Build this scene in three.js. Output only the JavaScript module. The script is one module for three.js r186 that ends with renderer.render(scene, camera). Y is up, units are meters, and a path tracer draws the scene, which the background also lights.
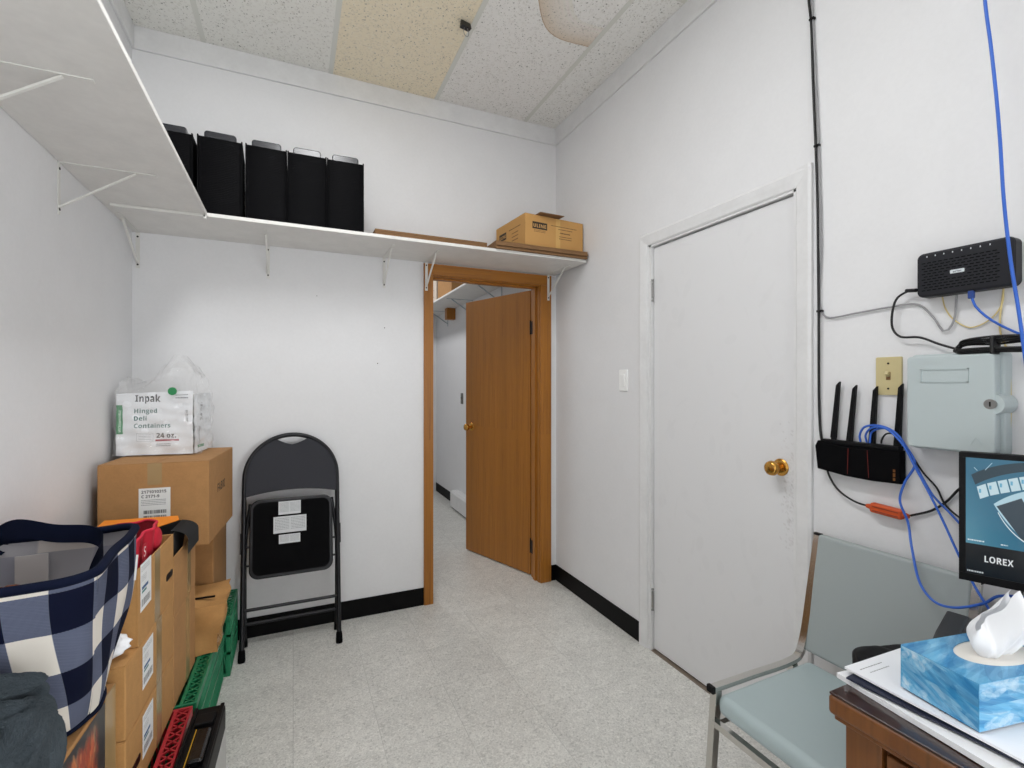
import * as THREE from 'three';
import { RoundedBoxGeometry } from 'three/addons/geometries/RoundedBoxGeometry.js';
import { mergeGeometries, mergeVertices, toCreasedNormals } from 'three/addons/utils/BufferGeometryUtils.js';
import { RectAreaLightUniformsLib } from 'three/addons/lights/RectAreaLightUniformsLib.js';

// ---------------------------------------------------------------- camera, light, exposure
RectAreaLightUniformsLib.init();
const scene = new THREE.Scene();
scene.background = new THREE.Color(0x000000);
const camera = new THREE.PerspectiveCamera(76.71, 1024 / 768, 0.05, 50);
camera.position.set(0, 1.34, 0);
camera.rotation.y = THREE.MathUtils.degToRad(-24.28);
const renderer = new THREE.WebGLRenderer();
renderer.toneMapping = THREE.LinearToneMapping;
renderer.toneMappingExposure = 0.9;
renderer.shadowMap.enabled = true;

const CEIL = 3.08, XL = -0.713, XR = 1.642, ZB = -2.907, ZF = 2.4, ZE = -5.95, WT = 0.12;
// ceiling fixtures: [centre x, centre z, width x, length z, radiance]
const PANELS = [[0.10, -1.25, 0.3, 1.2, 22], [0.4945, -4.75, 0.3, 1.2, 17]];
const WINDOW = 11.5;                      // radiance of the frosted window behind the viewpoint

// ---------------------------------------------------------------- helpers
let seed = 20240611;
function rnd() { seed = (seed * 1664525 + 1013904223) >>> 0; return seed / 4294967296; }
const rr = (a, b) => a + (b - a) * rnd();
const D = THREE.MathUtils.degToRad;
const V = (x, y, z) => new THREE.Vector3(x, y, z);
const usedNames = new Map();
function numbered(n) { const k = usedNames.get(n) || 0; usedNames.set(n, k + 1); return k ? `${n}_${String(k).padStart(3, '0')}` : n; }
function clean(g) {                    // same attributes everywhere so that pieces can be merged
  let o = g.index ? g.toNonIndexed() : g;
  for (const k of Object.keys(o.attributes)) if (!['position', 'normal', 'uv'].includes(k)) o.deleteAttribute(k);
  if (!o.attributes.normal) o.computeVertexNormals();
  if (!o.attributes.uv) o.setAttribute('uv', new THREE.BufferAttribute(new Float32Array(o.attributes.position.count * 2), 2));
  o.morphAttributes = {};
  return o;
}
function merge(list) { return list.length === 1 ? list[0] : mergeGeometries(list.map(clean), false); }
function metric(g, ou = 0, ov = 0) {   // uv in metres by the way each face points
  g = clean(g); const p = g.attributes.position, n = g.attributes.normal, uv = g.attributes.uv;
  for (let i = 0; i < p.count; i++) {
    const ax = Math.abs(n.getX(i)), ay = Math.abs(n.getY(i)), az = Math.abs(n.getZ(i));
    if (ax >= ay && ax >= az) uv.setXY(i, p.getZ(i) + ou, p.getY(i) + ov);
    else if (ay >= az) uv.setXY(i, p.getX(i) + ou, p.getZ(i) + ov);
    else uv.setXY(i, p.getX(i) + ou, p.getY(i) + ov);
  }
  return g;
}
function bx(w, h, d, x, y, z, r = 0) { // box centred at x,y,z
  const g = r ? new RoundedBoxGeometry(w, h, d, 2, Math.min(r, w / 2.01, h / 2.01, d / 2.01)) : new THREE.BoxGeometry(w, h, d);
  g.translate(x, y, z); return metric(g);
}
function b2(x0, x1, y0, y1, z0, z1, r = 0) { return bx(x1 - x0, y1 - y0, z1 - z0, (x0 + x1) / 2, (y0 + y1) / 2, (z0 + z1) / 2, r); }
function cyl(r0, r1, h, x, y, z, axis = 'y', n = 24) {
  const g = new THREE.CylinderGeometry(r0, r1, h, n);
  if (axis === 'x') g.rotateZ(-Math.PI / 2); if (axis === 'z') g.rotateX(Math.PI / 2);
  g.translate(x, y, z); return clean(g);
}
function lathe(pts, n = 32) { return clean(new THREE.LatheGeometry(pts.map(p => new THREE.Vector2(p[0], p[1])), n)); }
function tube(pts, r, seg = 0, rad = 8, closed = false) {
  const c = new THREE.CatmullRomCurve3(pts.map(p => V(...p)), closed, 'centripetal');
  return clean(new THREE.TubeGeometry(c, seg || pts.length * 7, r, rad, closed));
}
function bar(a, b, w, t, up = V(0, 0, 1)) { // straight rectangular bar from a to b
  const A = V(...a), B = V(...b), d = B.clone().sub(A), L = d.length(); d.normalize();
  const s = new THREE.Vector3().crossVectors(d, up).normalize(), u = new THREE.Vector3().crossVectors(s, d);
  const g = new THREE.BoxGeometry(w, L, t);
  const m = new THREE.Matrix4().makeBasis(s, d, u).setPosition(A.clone().add(B).multiplyScalar(0.5));
  g.applyMatrix4(m); return clean(g);
}
function rod(a, b, r, n = 10) {
  const A = V(...a), B = V(...b), d = B.clone().sub(A), g = new THREE.CylinderGeometry(r, r, d.length(), n);
  g.applyQuaternion(new THREE.Quaternion().setFromUnitVectors(V(0, 1, 0), d.clone().normalize()));
  g.translate(...A.add(B).multiplyScalar(0.5).toArray()); return clean(g);
}
function extr(shape, depth, bevel = 0, seg = 12) {
  const g = new THREE.ExtrudeGeometry(shape, { depth, bevelEnabled: bevel > 0, bevelThickness: bevel, bevelSize: bevel, bevelOffset: -bevel, bevelSegments: 2, curveSegments: seg });
  return clean(g);
}
function poly(pts) { const s = new THREE.Shape(); pts.forEach((p, i) => i ? s.lineTo(p[0], p[1]) : s.moveTo(p[0], p[1])); s.closePath(); return s; }
function rrShape(w, h, r, x = 0, y = 0) {
  const s = new THREE.Shape(), a = x - w / 2, b = y - h / 2;
  s.moveTo(a + r, b); s.lineTo(a + w - r, b); s.absarc(a + w - r, b + r, r, -Math.PI / 2, 0); s.lineTo(a + w, b + h - r); s.absarc(a + w - r, b + h - r, r, 0, Math.PI / 2);
  s.lineTo(a + r, b + h); s.absarc(a + r, b + h - r, r, Math.PI / 2, Math.PI); s.lineTo(a, b + r); s.absarc(a + r, b + r, r, Math.PI, 1.5 * Math.PI); return s;
}
function label2d(w, h) {               // thin printed sheet in the local xy plane facing +z, uv 0..1
  const g = new THREE.BoxGeometry(w, h, 0.0006); return clean(g);
}
function grid(nu, nv, f, closedU = false) {  // surface from f(u,v) -> [x,y,z]
  const pos = [], uv = [], idx = [];
  for (let j = 0; j <= nv; j++) for (let i = 0; i <= nu; i++) { const q = f(i / nu, j / nv); pos.push(...q); uv.push(i / nu, j / nv); }
  for (let j = 0; j < nv; j++) for (let i = 0; i < nu; i++) { const a = j * (nu + 1) + i, b = a + 1, c = a + nu + 1, e = c + 1; idx.push(a, b, c, b, e, c); }
  const g = new THREE.BufferGeometry();
  g.setAttribute('position', new THREE.Float32BufferAttribute(pos, 3)); g.setAttribute('uv', new THREE.Float32BufferAttribute(uv, 2)); g.setIndex(idx);
  g.computeVertexNormals();
  if (closedU) { const n = g.attributes.normal; for (let j = 0; j <= nv; j++) { const a = j * (nu + 1), b = a + nu; const v = V(n.getX(a) + n.getX(b), n.getY(a) + n.getY(b), n.getZ(a) + n.getZ(b)).normalize(); n.setXYZ(a, v.x, v.y, v.z); n.setXYZ(b, v.x, v.y, v.z); } }
  return clean(g);
}
function rrLoop(t, hw, hd, r) {        // point on a rounded rectangle, t 0..1
  const sx = hw - r, sz = hd - r, per = 4 * sx + 4 * sz + 2 * Math.PI * r; let s = t * per;
  const segs = [[2 * sz, k => [hw, sz - k]], [Math.PI * r / 2, k => [sx + r * Math.cos(k / r), -sz - r * Math.sin(k / r)]], [2 * sx, k => [sx - k, -hd]], [Math.PI * r / 2, k => [-sx - r * Math.sin(k / r), -sz - r * Math.cos(k / r)]],
    [2 * sz, k => [-hw, -sz + k]], [Math.PI * r / 2, k => [-sx - r * Math.cos(k / r), sz + r * Math.sin(k / r)]], [2 * sx, k => [-sx + k, hd]], [Math.PI * r / 2, k => [sx + r * Math.sin(k / r), sz + r * Math.cos(k / r)]]];
  for (const [L, f] of segs) { if (s <= L) return f(s); s -= L; } return [hw, sz];
}
function part(parent, name, geo, m) {
  const g = Array.isArray(geo) ? merge(geo) : geo;
  const o = new THREE.Mesh(g, m); o.name = name; o.castShadow = true; o.receiveShadow = true; parent.add(o); return o;
}
function thing(name, label, category, pos = [0, 0, 0], turn = 0, group) {
  const o = new THREE.Group(); o.name = numbered(name); o.position.set(...pos); o.rotation.y = turn;
  o.userData = { label, category }; if (group) o.userData.group = group; scene.add(o); return o;
}
function single(name, geo, m, label, category, pos = [0, 0, 0], turn = 0, group) {
  const o = part(scene, numbered(name), geo, m); o.position.set(...pos); o.rotation.y = turn; o.userData = { label, category }; if (group) o.userData.group = group; return o;
}
function struct(name, geo, m, label, category) {
  const o = geo ? part(scene, name, geo, m) : new THREE.Group(); o.name = name; if (!geo) scene.add(o);
  o.userData = { kind: 'structure', label, category }; return o;
}

// ---------------------------------------------------------------- textures and materials
function canvasTex(w, h, draw, srgb = true) {
  const c = document.createElement('canvas'); c.width = w; c.height = h; const x = c.getContext('2d'); draw(x, w, h);
  const t = new THREE.CanvasTexture(c); if (srgb) t.colorSpace = THREE.SRGBColorSpace; t.wrapS = t.wrapT = THREE.RepeatWrapping; t.anisotropy = 8; return t;
}
function lattice(n, cells, s) {        // tileable value noise
  let q = s >>> 0; const R = () => (q = (q * 1664525 + 1013904223) >>> 0) / 4294967296;
  const v = new Float32Array(cells * cells).map(R), o = new Float32Array(n * n), k = t => t * t * (3 - 2 * t);
  for (let y = 0; y < n; y++) for (let x = 0; x < n; x++) {
    const fx = x / n * cells, fy = y / n * cells, ix = fx | 0, iy = fy | 0, a = k(fx - ix), b = k(fy - iy), i1 = (ix + 1) % cells, j1 = (iy + 1) % cells;
    o[y * n + x] = (v[iy * cells + ix] * (1 - a) + v[iy * cells + i1] * a) * (1 - b) + (v[j1 * cells + ix] * (1 - a) + v[j1 * cells + i1] * a) * b;
  }
  return o;
}
function fieldTex(n, fn, srgb, sx = 1, sy = sx) { // fn(i,x,y) -> [r,g,b] 0..255
  const d = new Uint8Array(n * n * 4);
  for (let i = 0; i < n * n; i++) { const c = fn(i, i % n, (i / n) | 0); d[i * 4] = Math.max(0, Math.min(255, c[0])); d[i * 4 + 1] = Math.max(0, Math.min(255, c[1])); d[i * 4 + 2] = Math.max(0, Math.min(255, c[2])); d[i * 4 + 3] = 255; }
  const t = new THREE.DataTexture(d, n, n, THREE.RGBAFormat); t.magFilter = THREE.LinearFilter; t.minFilter = THREE.LinearMipmapLinearFilter; t.generateMipmaps = true;
  t.wrapS = t.wrapT = THREE.RepeatWrapping; if (srgb) t.colorSpace = THREE.SRGBColorSpace; t.repeat.set(sx, sy); t.needsUpdate = true; return t;
}
const S = (c, rough, o = {}) => new THREE.MeshStandardMaterial({ color: c, roughness: rough, ...o });
const Ph = (c, rough, o = {}) => new THREE.MeshPhysicalMaterial({ color: c, roughness: rough, ...o });

const n4 = lattice(512, 4, 11), n16 = lattice(512, 16, 12), n64 = lattice(512, 64, 13), n128 = lattice(512, 128, 14), n256 = lattice(512, 256, 15);
const wallTex = fieldTex(512, i => { const v = 247 + (n4[i] - 0.5) * 2.5 + (n16[i] - 0.5) * 2 + (n128[i] - 0.5) * 2; return [v, v, v]; }, true, 0.8);
const wallBump = fieldTex(512, i => { const v = 128 + (n64[i] - 0.5) * 90 + (n128[i] - 0.5) * 90; return [v, v, v]; }, false, 1.6);
const floorTex = fieldTex(512, i => {
  let v = 226 + (n4[i] - 0.5) * 8 + (n16[i] - 0.5) * 10 + (n64[i] - 0.5) * 16 + (n128[i] - 0.5) * 26 + (n256[i] - 0.5) * 22;
  if (n128[i] < 0.12) v -= 24; if (n64[i] < 0.08) v -= 18; if (n128[i] > 0.9) v += 14; return [v, v, v - 3]; }, true, 1.9);
const paintTex = fieldTex(512, i => { const v = 246 + (n16[i] - 0.5) * 7 + (n64[i] - 0.5) * 4; return [v, v, v]; }, true, 1.3);
let q2 = 5; const R2 = () => (q2 = (q2 * 1664525 + 1013904223) >>> 0) / 4294967296;
function pores(x, w, h, n, dark) {
  for (let i = 0; i < n; i++) { const a = R2() * w, b = R2() * h, r = R2() < 0.8 ? 0.7 + R2() * 0.8 : 1.4 + R2() * 1.5; x.fillStyle = dark(R2()); x.beginPath(); x.ellipse(a, b, r, r * (0.6 + R2()), R2() * 3, 0, 7); x.fill(); }
}
function tileCanvas(base, stain) {
  return canvasTex(512, 1024, (x, w, h) => {
    x.fillStyle = base; x.fillRect(0, 0, w, h);
    for (let i = 0; i < 5000; i++) { x.fillStyle = `rgba(${R2() < 0.5 ? '255,255,250' : '150,145,132'},${0.05 + R2() * 0.08})`; const a = R2() * w, b = R2() * h; x.beginPath(); x.arc(a, b, 1 + R2() * 5, 0, 7); x.fill(); }
    if (stain) stain(x, w, h);
    pores(x, w, h, 3000, r => `rgba(104,100,92,${0.2 + r * 0.45})`);
  });
}
const tileTexA = tileCanvas('#eeede7'), tileTexB = tileCanvas('#f0efeb');
const tileTexYellow = tileCanvas('#f2e6cc');
const tileTexStain = tileCanvas('#f0eeea', (x, w, h) => { // brown water ring
  const cx = w * 0.914, cy = h * 0.05;
  for (let k = 0; k < 70; k++) { const t = k / 69; x.strokeStyle = `rgba(176,134,84,${0.03 + 0.12 * t * t})`; x.lineWidth = 5; x.beginPath(); for (let a = 0; a <= 64; a++) { const an = a / 64 * 6.283, r = (0.62 + 0.38 * t) * (322 + 12 * Math.sin(an * 3 + 1) + 7 * Math.sin(an * 7)); const px = cx + r * Math.cos(an) * 1.02, py = cy + r * Math.sin(an) * 1.02; a ? x.lineTo(px, py) : x.moveTo(px, py); } x.stroke(); }
  x.strokeStyle = 'rgba(140,98,58,0.5)'; x.lineWidth = 3; x.beginPath(); for (let a = 0; a <= 64; a++) { const an = a / 64 * 6.283, r = 322 + 12 * Math.sin(an * 3 + 1) + 7 * Math.sin(an * 7); a ? x.lineTo(cx + r * Math.cos(an) * 1.02, cy + r * Math.sin(an) * 1.02) : x.moveTo(cx + r * 1.02, cy); } x.stroke();
});
function woodTex(base, dark, light, n, sx, sy) {
  return canvasTex(512, 512, (x, w, h) => {
    x.fillStyle = base; x.fillRect(0, 0, w, h);
    for (let i = 0; i < n; i++) { const a = R2() * w, l = 40 + R2() * 240, b = R2() * h, al = 0.04 + R2() * 0.14; x.strokeStyle = R2() < 0.6 ? `rgba(${dark},${al})` : `rgba(${light},${al})`; x.lineWidth = 0.6 + R2() * 2.2; x.beginPath(); x.moveTo(a, b); x.bezierCurveTo(a + R2() * 4 - 2, b + l / 3, a + R2() * 4 - 2, b + l * 0.66, a + R2() * 6 - 3, b + l); x.stroke(); }
    for (let i = 0; i < 14; i++) { const a = R2() * w; x.fillStyle = `rgba(${R2() < 0.5 ? dark : light},0.06)`; x.fillRect(a, 0, 10 + R2() * 50, h); }
  });
}
const oakTex = woodTex('#a66a20', '92,50,10', '196,134,56', 900);
const deskTex = woodTex('#6e421c', '44,22,8', '140,90,46', 800);
const kraftTex = fieldTex(512, i => { const v = (n16[i] - 0.5) * 10 + (n64[i] - 0.5) * 7 + (n256[i] - 0.5) * 10; return [238 + v, 236 + v, 232 + v]; }, true, 2.5);
const fabricBump = fieldTex(512, (i, x, y) => { const v = 128 + 50 * Math.sin(x * Math.PI / 4) * Math.sin(y * Math.PI / 4) + (n256[i] - 0.5) * 100; return [v, v, v]; }, false, 6);

const M = {
  wall: S(0xeeeeef, 0.62, { map: wallTex, bumpMap: wallBump, bumpScale: 0.0002 }),
  trim: S(0xededed, 0.5, { map: paintTex }),
  whiteDoor: S(0xeeeeef, 0.42),
  shelf: S(0xeceae6, 0.45, { map: paintTex }),
  steelWhite: S(0xe2e1dc, 0.4), screw: S(0x2b2927, 0.5, { metalness: 0.6 }),
  base: Ph(0x080809, 0.5, { specularIntensity: 0.25 }), grout: S(0x55524c, 0.9),
  oak: S(0xffffff, 0.42, { map: oakTex }), deskWood: S(0xffffff, 0.4, { map: deskTex }),
  deskTop: Ph(0x6a4a34, 0.3, { map: deskTex, clearcoat: 0.9, clearcoatRoughness: 0.08 }),
  brass: S(0xc8964a, 0.22, { metalness: 1 }), darkMetal: S(0x241d18, 0.45, { metalness: 0.6 }),
  chrome: S(0xcfcdc8, 0.18, { metalness: 1 }), steel: S(0x9a9a98, 0.35, { metalness: 0.9 }),
  kraft: S(0xba8b58, 0.8, { map: kraftTex }), kraft2: S(0xb08250, 0.8, { map: kraftTex }), kraft3: S(0xc5945a, 0.8, { map: kraftTex }), kraftDark: S(0x8d6a47, 0.85, { map: kraftTex }), kraftIn: S(0xa9814e, 0.85, { map: kraftTex }),
  tape: Ph(0xa98d62, 0.25, { clearcoat: 0.4 }), white: S(0xf2f2f0, 0.6), paper: S(0xf1f2f4, 0.7),
  blackPl: Ph(0x0d0d0f, 0.5, { specularIntensity: 0.35 }), blackMatte: Ph(0x08080a, 0.75, { specularIntensity: 0.15 }), blackGloss: S(0x0c0c0e, 0.2), blackMetal: S(0x16161a, 0.4, { metalness: 0.3 }),
  greyVinyl: S(0xaab9bb, 0.42), vinylBack: S(0xa0a8a8, 0.45),
  green: S(0x1d7a52, 0.42), red: S(0xb02a34, 0.42), navy: Ph(0x0e1428, 0.9, { specularIntensity: 0.2 }), redCloth: S(0xb8122c, 0.8), orange: S(0xee8a1e, 0.6),
  blackCloth: S(0x121214, 0.85), cableBlack: S(0x101012, 0.5), cableBlue: S(0x3468cc, 0.4), cableGrey: S(0x9a9a9c, 0.55), cableYellow: S(0xd8c489, 0.6),
  ivory: S(0xcbbd8e, 0.45), panelGrey: S(0xbac5c6, 0.5), plasticOrange: S(0xc9501e, 0.5),
};
const txt = (x, s, px, py, size, col, o = {}) => { x.fillStyle = col; x.font = `${o.weight || 'bold'} ${size}px ${o.font || 'sans-serif'}`; x.textAlign = o.align || 'left'; x.textBaseline = 'middle'; x.fillText(s, px, py); };
function smallLines(x, x0, y0, w, rows, step, col, hgt = 3) { x.fillStyle = col; for (let r = 0; r < rows; r++) { let a = x0; while (a < x0 + w) { const l = 4 + R2() * 14; x.fillRect(a, y0 + r * step, Math.min(l, x0 + w - a), hgt); a += l + 3; } } }

// ---------------------------------------------------------------- structure: floor
const floor = struct('floor', null, null, 'grey speckled vinyl tile floor', 'floor');
part(floor, 'subfloor', b2(XL - WT, XR + WT, -0.12, -0.004, ZE - WT, ZF + WT), M.grout);
{
  const T = 0.3048, mats = [0xf1f0ed, 0xefeeeb, 0xf3f2ef].map(c => S(c, 0.34, { map: floorTex }));
  const cache = new Map();
  let k = 0;
  for (let zi = -12; zi <= 16; zi++) for (let xi = -3; xi <= 5; xi++) {
    const x0 = Math.max(xi * T, XL), x1 = Math.min((xi + 1) * T, XR), z0 = Math.max(-2.405 + zi * T, ZE), z1 = Math.min(-2.405 + (zi + 1) * T, ZF);
    if (x1 - x0 < 0.02 || z1 - z0 < 0.02) continue;
    const v = (xi * 7 + zi * 3 + 100) % 5, key = `${(x1 - x0).toFixed(3)},${(z1 - z0).toFixed(3)},${v}`;
    if (!cache.has(key)) { const g = new THREE.BoxGeometry(x1 - x0 - 0.0008, 0.005, z1 - z0 - 0.0008); const m = metric(g, v * 0.37, v * 0.73); cache.set(key, m); }
    const o = part(floor, 'floor_tile', cache.get(key), mats[(xi * 5 + zi * 11 + 300) % 3]);
    o.position.set((x0 + x1) / 2, -0.0025, (z0 + z1) / 2); k++;
  }
}
// ---------------------------------------------------------------- structure: ceiling of 2 by 4 foot tiles
const ceiling = struct('ceiling', null, null, 'suspended ceiling of pitted tiles, some yellowed and stained', 'ceiling');
part(ceiling, 'ceiling_slab', b2(XL - WT, XR + WT, CEIL + 0.1, CEIL + 0.2, ZE - WT, ZF + WT), M.trim);
const gridX = [XL, -0.415, 0.192, 0.797, 1.40, XR], gridZ = [];
for (let z = ZB; z < ZF; z += 1.219) gridZ.push(z); gridZ.push(ZF);
const tileMats = { A: S(0xffffff, 0.95, { map: tileTexA }), B: S(0xffffff, 0.95, { map: tileTexB }), Y: S(0xffffff, 0.95, { map: tileTexYellow }), T: S(0xffffff, 0.95, { map: tileTexStain }) };
const barMat = S(0xdcdcd4, 0.6);
function ceilingField(zs, special) {
  for (let i = 0; i < gridX.length - 1; i++) for (let j = 0; j < zs.length - 1; j++) {
    const x0 = gridX[i], x1 = gridX[i + 1], z0 = zs[j], z1 = zs[j + 1];
    const g = new THREE.BoxGeometry(x1 - x0, 0.016, z1 - z0); g.translate(0, 0.008, 0);
    const uv = g.attributes.uv, nn = g.attributes.normal, p = g.attributes.position;
    for (let q = 0; q < uv.count; q++) uv.setXY(q, p.getX(q) / 0.605 + 0.5 + i * 0.13 * (special ? 0 : 1), p.getZ(q) / 1.219 + 0.5);
    const mk = special && j === 0 ? ['A', 'A', 'Y', 'T', 'B'][i] : (i + j) % 2 ? 'A' : 'B';
    const o = part(ceiling, 'ceiling_tile', clean(g), tileMats[mk]); o.position.set((x0 + x1) / 2, CEIL, (z0 + z1) / 2);
  }
  for (const x of gridX.slice(1, -1)) part(ceiling, 'grid_bar', b2(x - 0.012, x + 0.012, CEIL - 0.002, CEIL + 0.02, zs[0], zs[zs.length - 1]), barMat);
  for (const z of zs.slice(1, -1)) part(ceiling, 'grid_bar', b2(XL, XR, CEIL - 0.0012, CEIL + 0.018, z - 0.012, z + 0.012), barMat);
}
ceilingField(gridZ, true);
const gridZ2 = [ZE, ZE + 0.6, -4.14, ZB - WT]; ceilingField(gridZ2, false);
function ceilingPanel(cx, cz, w, l, power, lab) { // surface-mounted fluorescent fixture
  const t = thing('ceiling_light', lab, 'ceiling light', [cx, CEIL - 0.005, cz]);
  part(t, 'housing', [b2(-w / 2 - 0.01, w / 2 + 0.01, -0.03, 0, -l / 2 - 0.01, l / 2 + 0.01, 0.004), b2(-w / 2 - 0.01, -w / 2, -0.058, -0.03, -l / 2 - 0.01, l / 2 + 0.01), b2(w / 2, w / 2 + 0.01, -0.058, -0.03, -l / 2 - 0.01, l / 2 + 0.01), b2(-w / 2, w / 2, -0.058, -0.03, -l / 2 - 0.01, -l / 2), b2(-w / 2, w / 2, -0.058, -0.03, l / 2, l / 2 + 0.01)], M.steelWhite);
  part(t, 'diffuser', b2(-w / 2, w / 2, -0.054, -0.05, -l / 2, l / 2), S(0xffffff, 0.6, { emissive: new THREE.Color(0.985, 0.99, 1), emissiveIntensity: 1.5 }));
  const L = new THREE.RectAreaLight(new THREE.Color(0.985, 0.99, 1), power, w, l); L.name = 'tube_light'; L.rotation.x = -Math.PI / 2; L.position.y = -0.06; L.castShadow = true; t.add(L);
}
ceilingPanel(...PANELS[0], 'long white ceiling light in the storage room, above the view');
ceilingPanel(...PANELS[1], 'long white ceiling light beyond the wooden door');

// ---------------------------------------------------------------- structure: walls, trim, baseboards
const DX0 = 0.764, DX1 = 1.530, DH = 2.018;             // wooden door opening in the back wall
const WZ0 = -1.952, WZ1 = -1.158, WH = 2.045;           // white door opening in the right wall
const wallBack = struct('wall_back', [b2(XL, DX0, 0, CEIL, ZB - WT, ZB), b2(DX1, XR, 0, CEIL, ZB - WT, ZB), b2(DX0, DX1, DH, CEIL, ZB - WT, ZB)], M.wall, 'white painted back wall with the wooden doorway', 'wall');
part(wallBack, 'nail_hole', [cyl(0.003, 0.003, 0.001, 0.49, 1.67, ZB, 'z'), cyl(0.003, 0.003, 0.001, 0.45, 1.46, ZB, 'z'), cyl(0.002, 0.002, 0.001, 0.12, 1.83, ZB, 'z')], M.screw);
struct('wall_right', [b2(XR, XR + WT, 0, CEIL + 0.1, ZE - WT, WZ0), b2(XR, XR + WT, 0, CEIL + 0.1, WZ1, ZF + WT), b2(XR, XR + WT, WH, CEIL + 0.1, WZ0, WZ1), b2(XR + 0.07, XR + WT, 0, WH, WZ0, WZ1)], M.wall, 'white painted right wall with the white door', 'wall');
struct('wall_left', b2(XL - WT, XL, 0, CEIL + 0.1, ZE - WT, ZF + WT), M.wall, 'white painted left wall above the stacked cartons', 'wall');
struct('wall_front', b2(XL, XR, 0, CEIL + 0.1, ZF, ZF + WT), M.wall, 'white wall behind the viewpoint', 'wall');
struct('wall_far', b2(XL, XR, 0, CEIL + 0.1, ZE - WT, ZE), M.wall, 'white far wall seen through the doorway', 'wall');
{
  const y0 = 2.967, t = 0.012;
  struct('trim_1', b2(XL, XR, y0, CEIL, ZB, ZB + t, 0.002), M.trim, 'flat white trim board along top of back wall', 'trim');
  struct('trim_2', b2(XR - t, XR, y0, CEIL, ZB + t, ZF, 0.002), M.trim, 'flat white trim board along top of right wall', 'trim');
  struct('trim_3', b2(XL, XL + t, y0, CEIL, ZB + t, ZF, 0.002), M.trim, 'flat white trim board along top of left wall', 'trim');
  const bh = 0.105, bt = 0.007;
  struct('baseboard_back', [b2(XL + bt, 0.722, 0, bh, ZB, ZB + bt, 0.002), b2(1.597, XR - bt, 0, bh, ZB, ZB + bt, 0.002)], M.base, 'black vinyl baseboard along the back wall', 'baseboard');
  struct('baseboard_right', [b2(XR - bt, XR, 0, bh, ZB, WZ0 - 0.072, 0.002), b2(XR - bt, XR, 0, bh, WZ1 + 0.06, ZF, 0.002)], M.base, 'black vinyl baseboard along the right wall', 'baseboard');
  struct('baseboard_left', b2(XL, XL + bt, 0, bh, ZB, ZF, 0.002), M.base, 'black vinyl baseboard along the left wall', 'baseboard');
  struct('baseboard_far', b2(XR - bt, XR, 0, bh, ZE, -5.09, 0.002), M.base, 'black vinyl baseboard beyond the wooden door', 'baseboard');
}
{ // frosted window in the right wall, behind the viewpoint
  const wd = struct('window_1', null, null, 'frosted window in the right wall behind the viewpoint', 'window'), z0 = 0.6, z1 = 2.2, y0 = 0.4, y1 = 1.6, x = XR;
  part(wd, 'window_frame', [b2(x - 0.04, x, y0 - 0.06, y1 + 0.06, z0 - 0.06, z0, 0.003), b2(x - 0.04, x, y0 - 0.06, y1 + 0.06, z1, z1 + 0.06, 0.003), b2(x - 0.04, x, y1, y1 + 0.06, z0, z1, 0.003), b2(x - 0.04, x, y0 - 0.06, y0, z0, z1, 0.003)], M.trim);
  part(wd, 'window_sill', b2(x - 0.11, x, y0 - 0.085, y0 - 0.06, z0 - 0.08, z1 + 0.08, 0.004), M.trim);
  part(wd, 'pane', b2(x - 0.014, x - 0.006, y0, y1, z0, z1), S(0xf4f6f8, 0.5, { emissive: new THREE.Color(0.96, 0.98, 1), emissiveIntensity: 1 }));
  const L = new THREE.RectAreaLight(new THREE.Color(0.96, 0.98, 1), WINDOW, z1 - z0, y1 - y0); L.name = 'window_light'; L.position.set(x - 0.018, (y0 + y1) / 2, (z0 + z1) / 2); L.rotation.y = Math.PI / 2; L.castShadow = true; wd.add(L);
}
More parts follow.
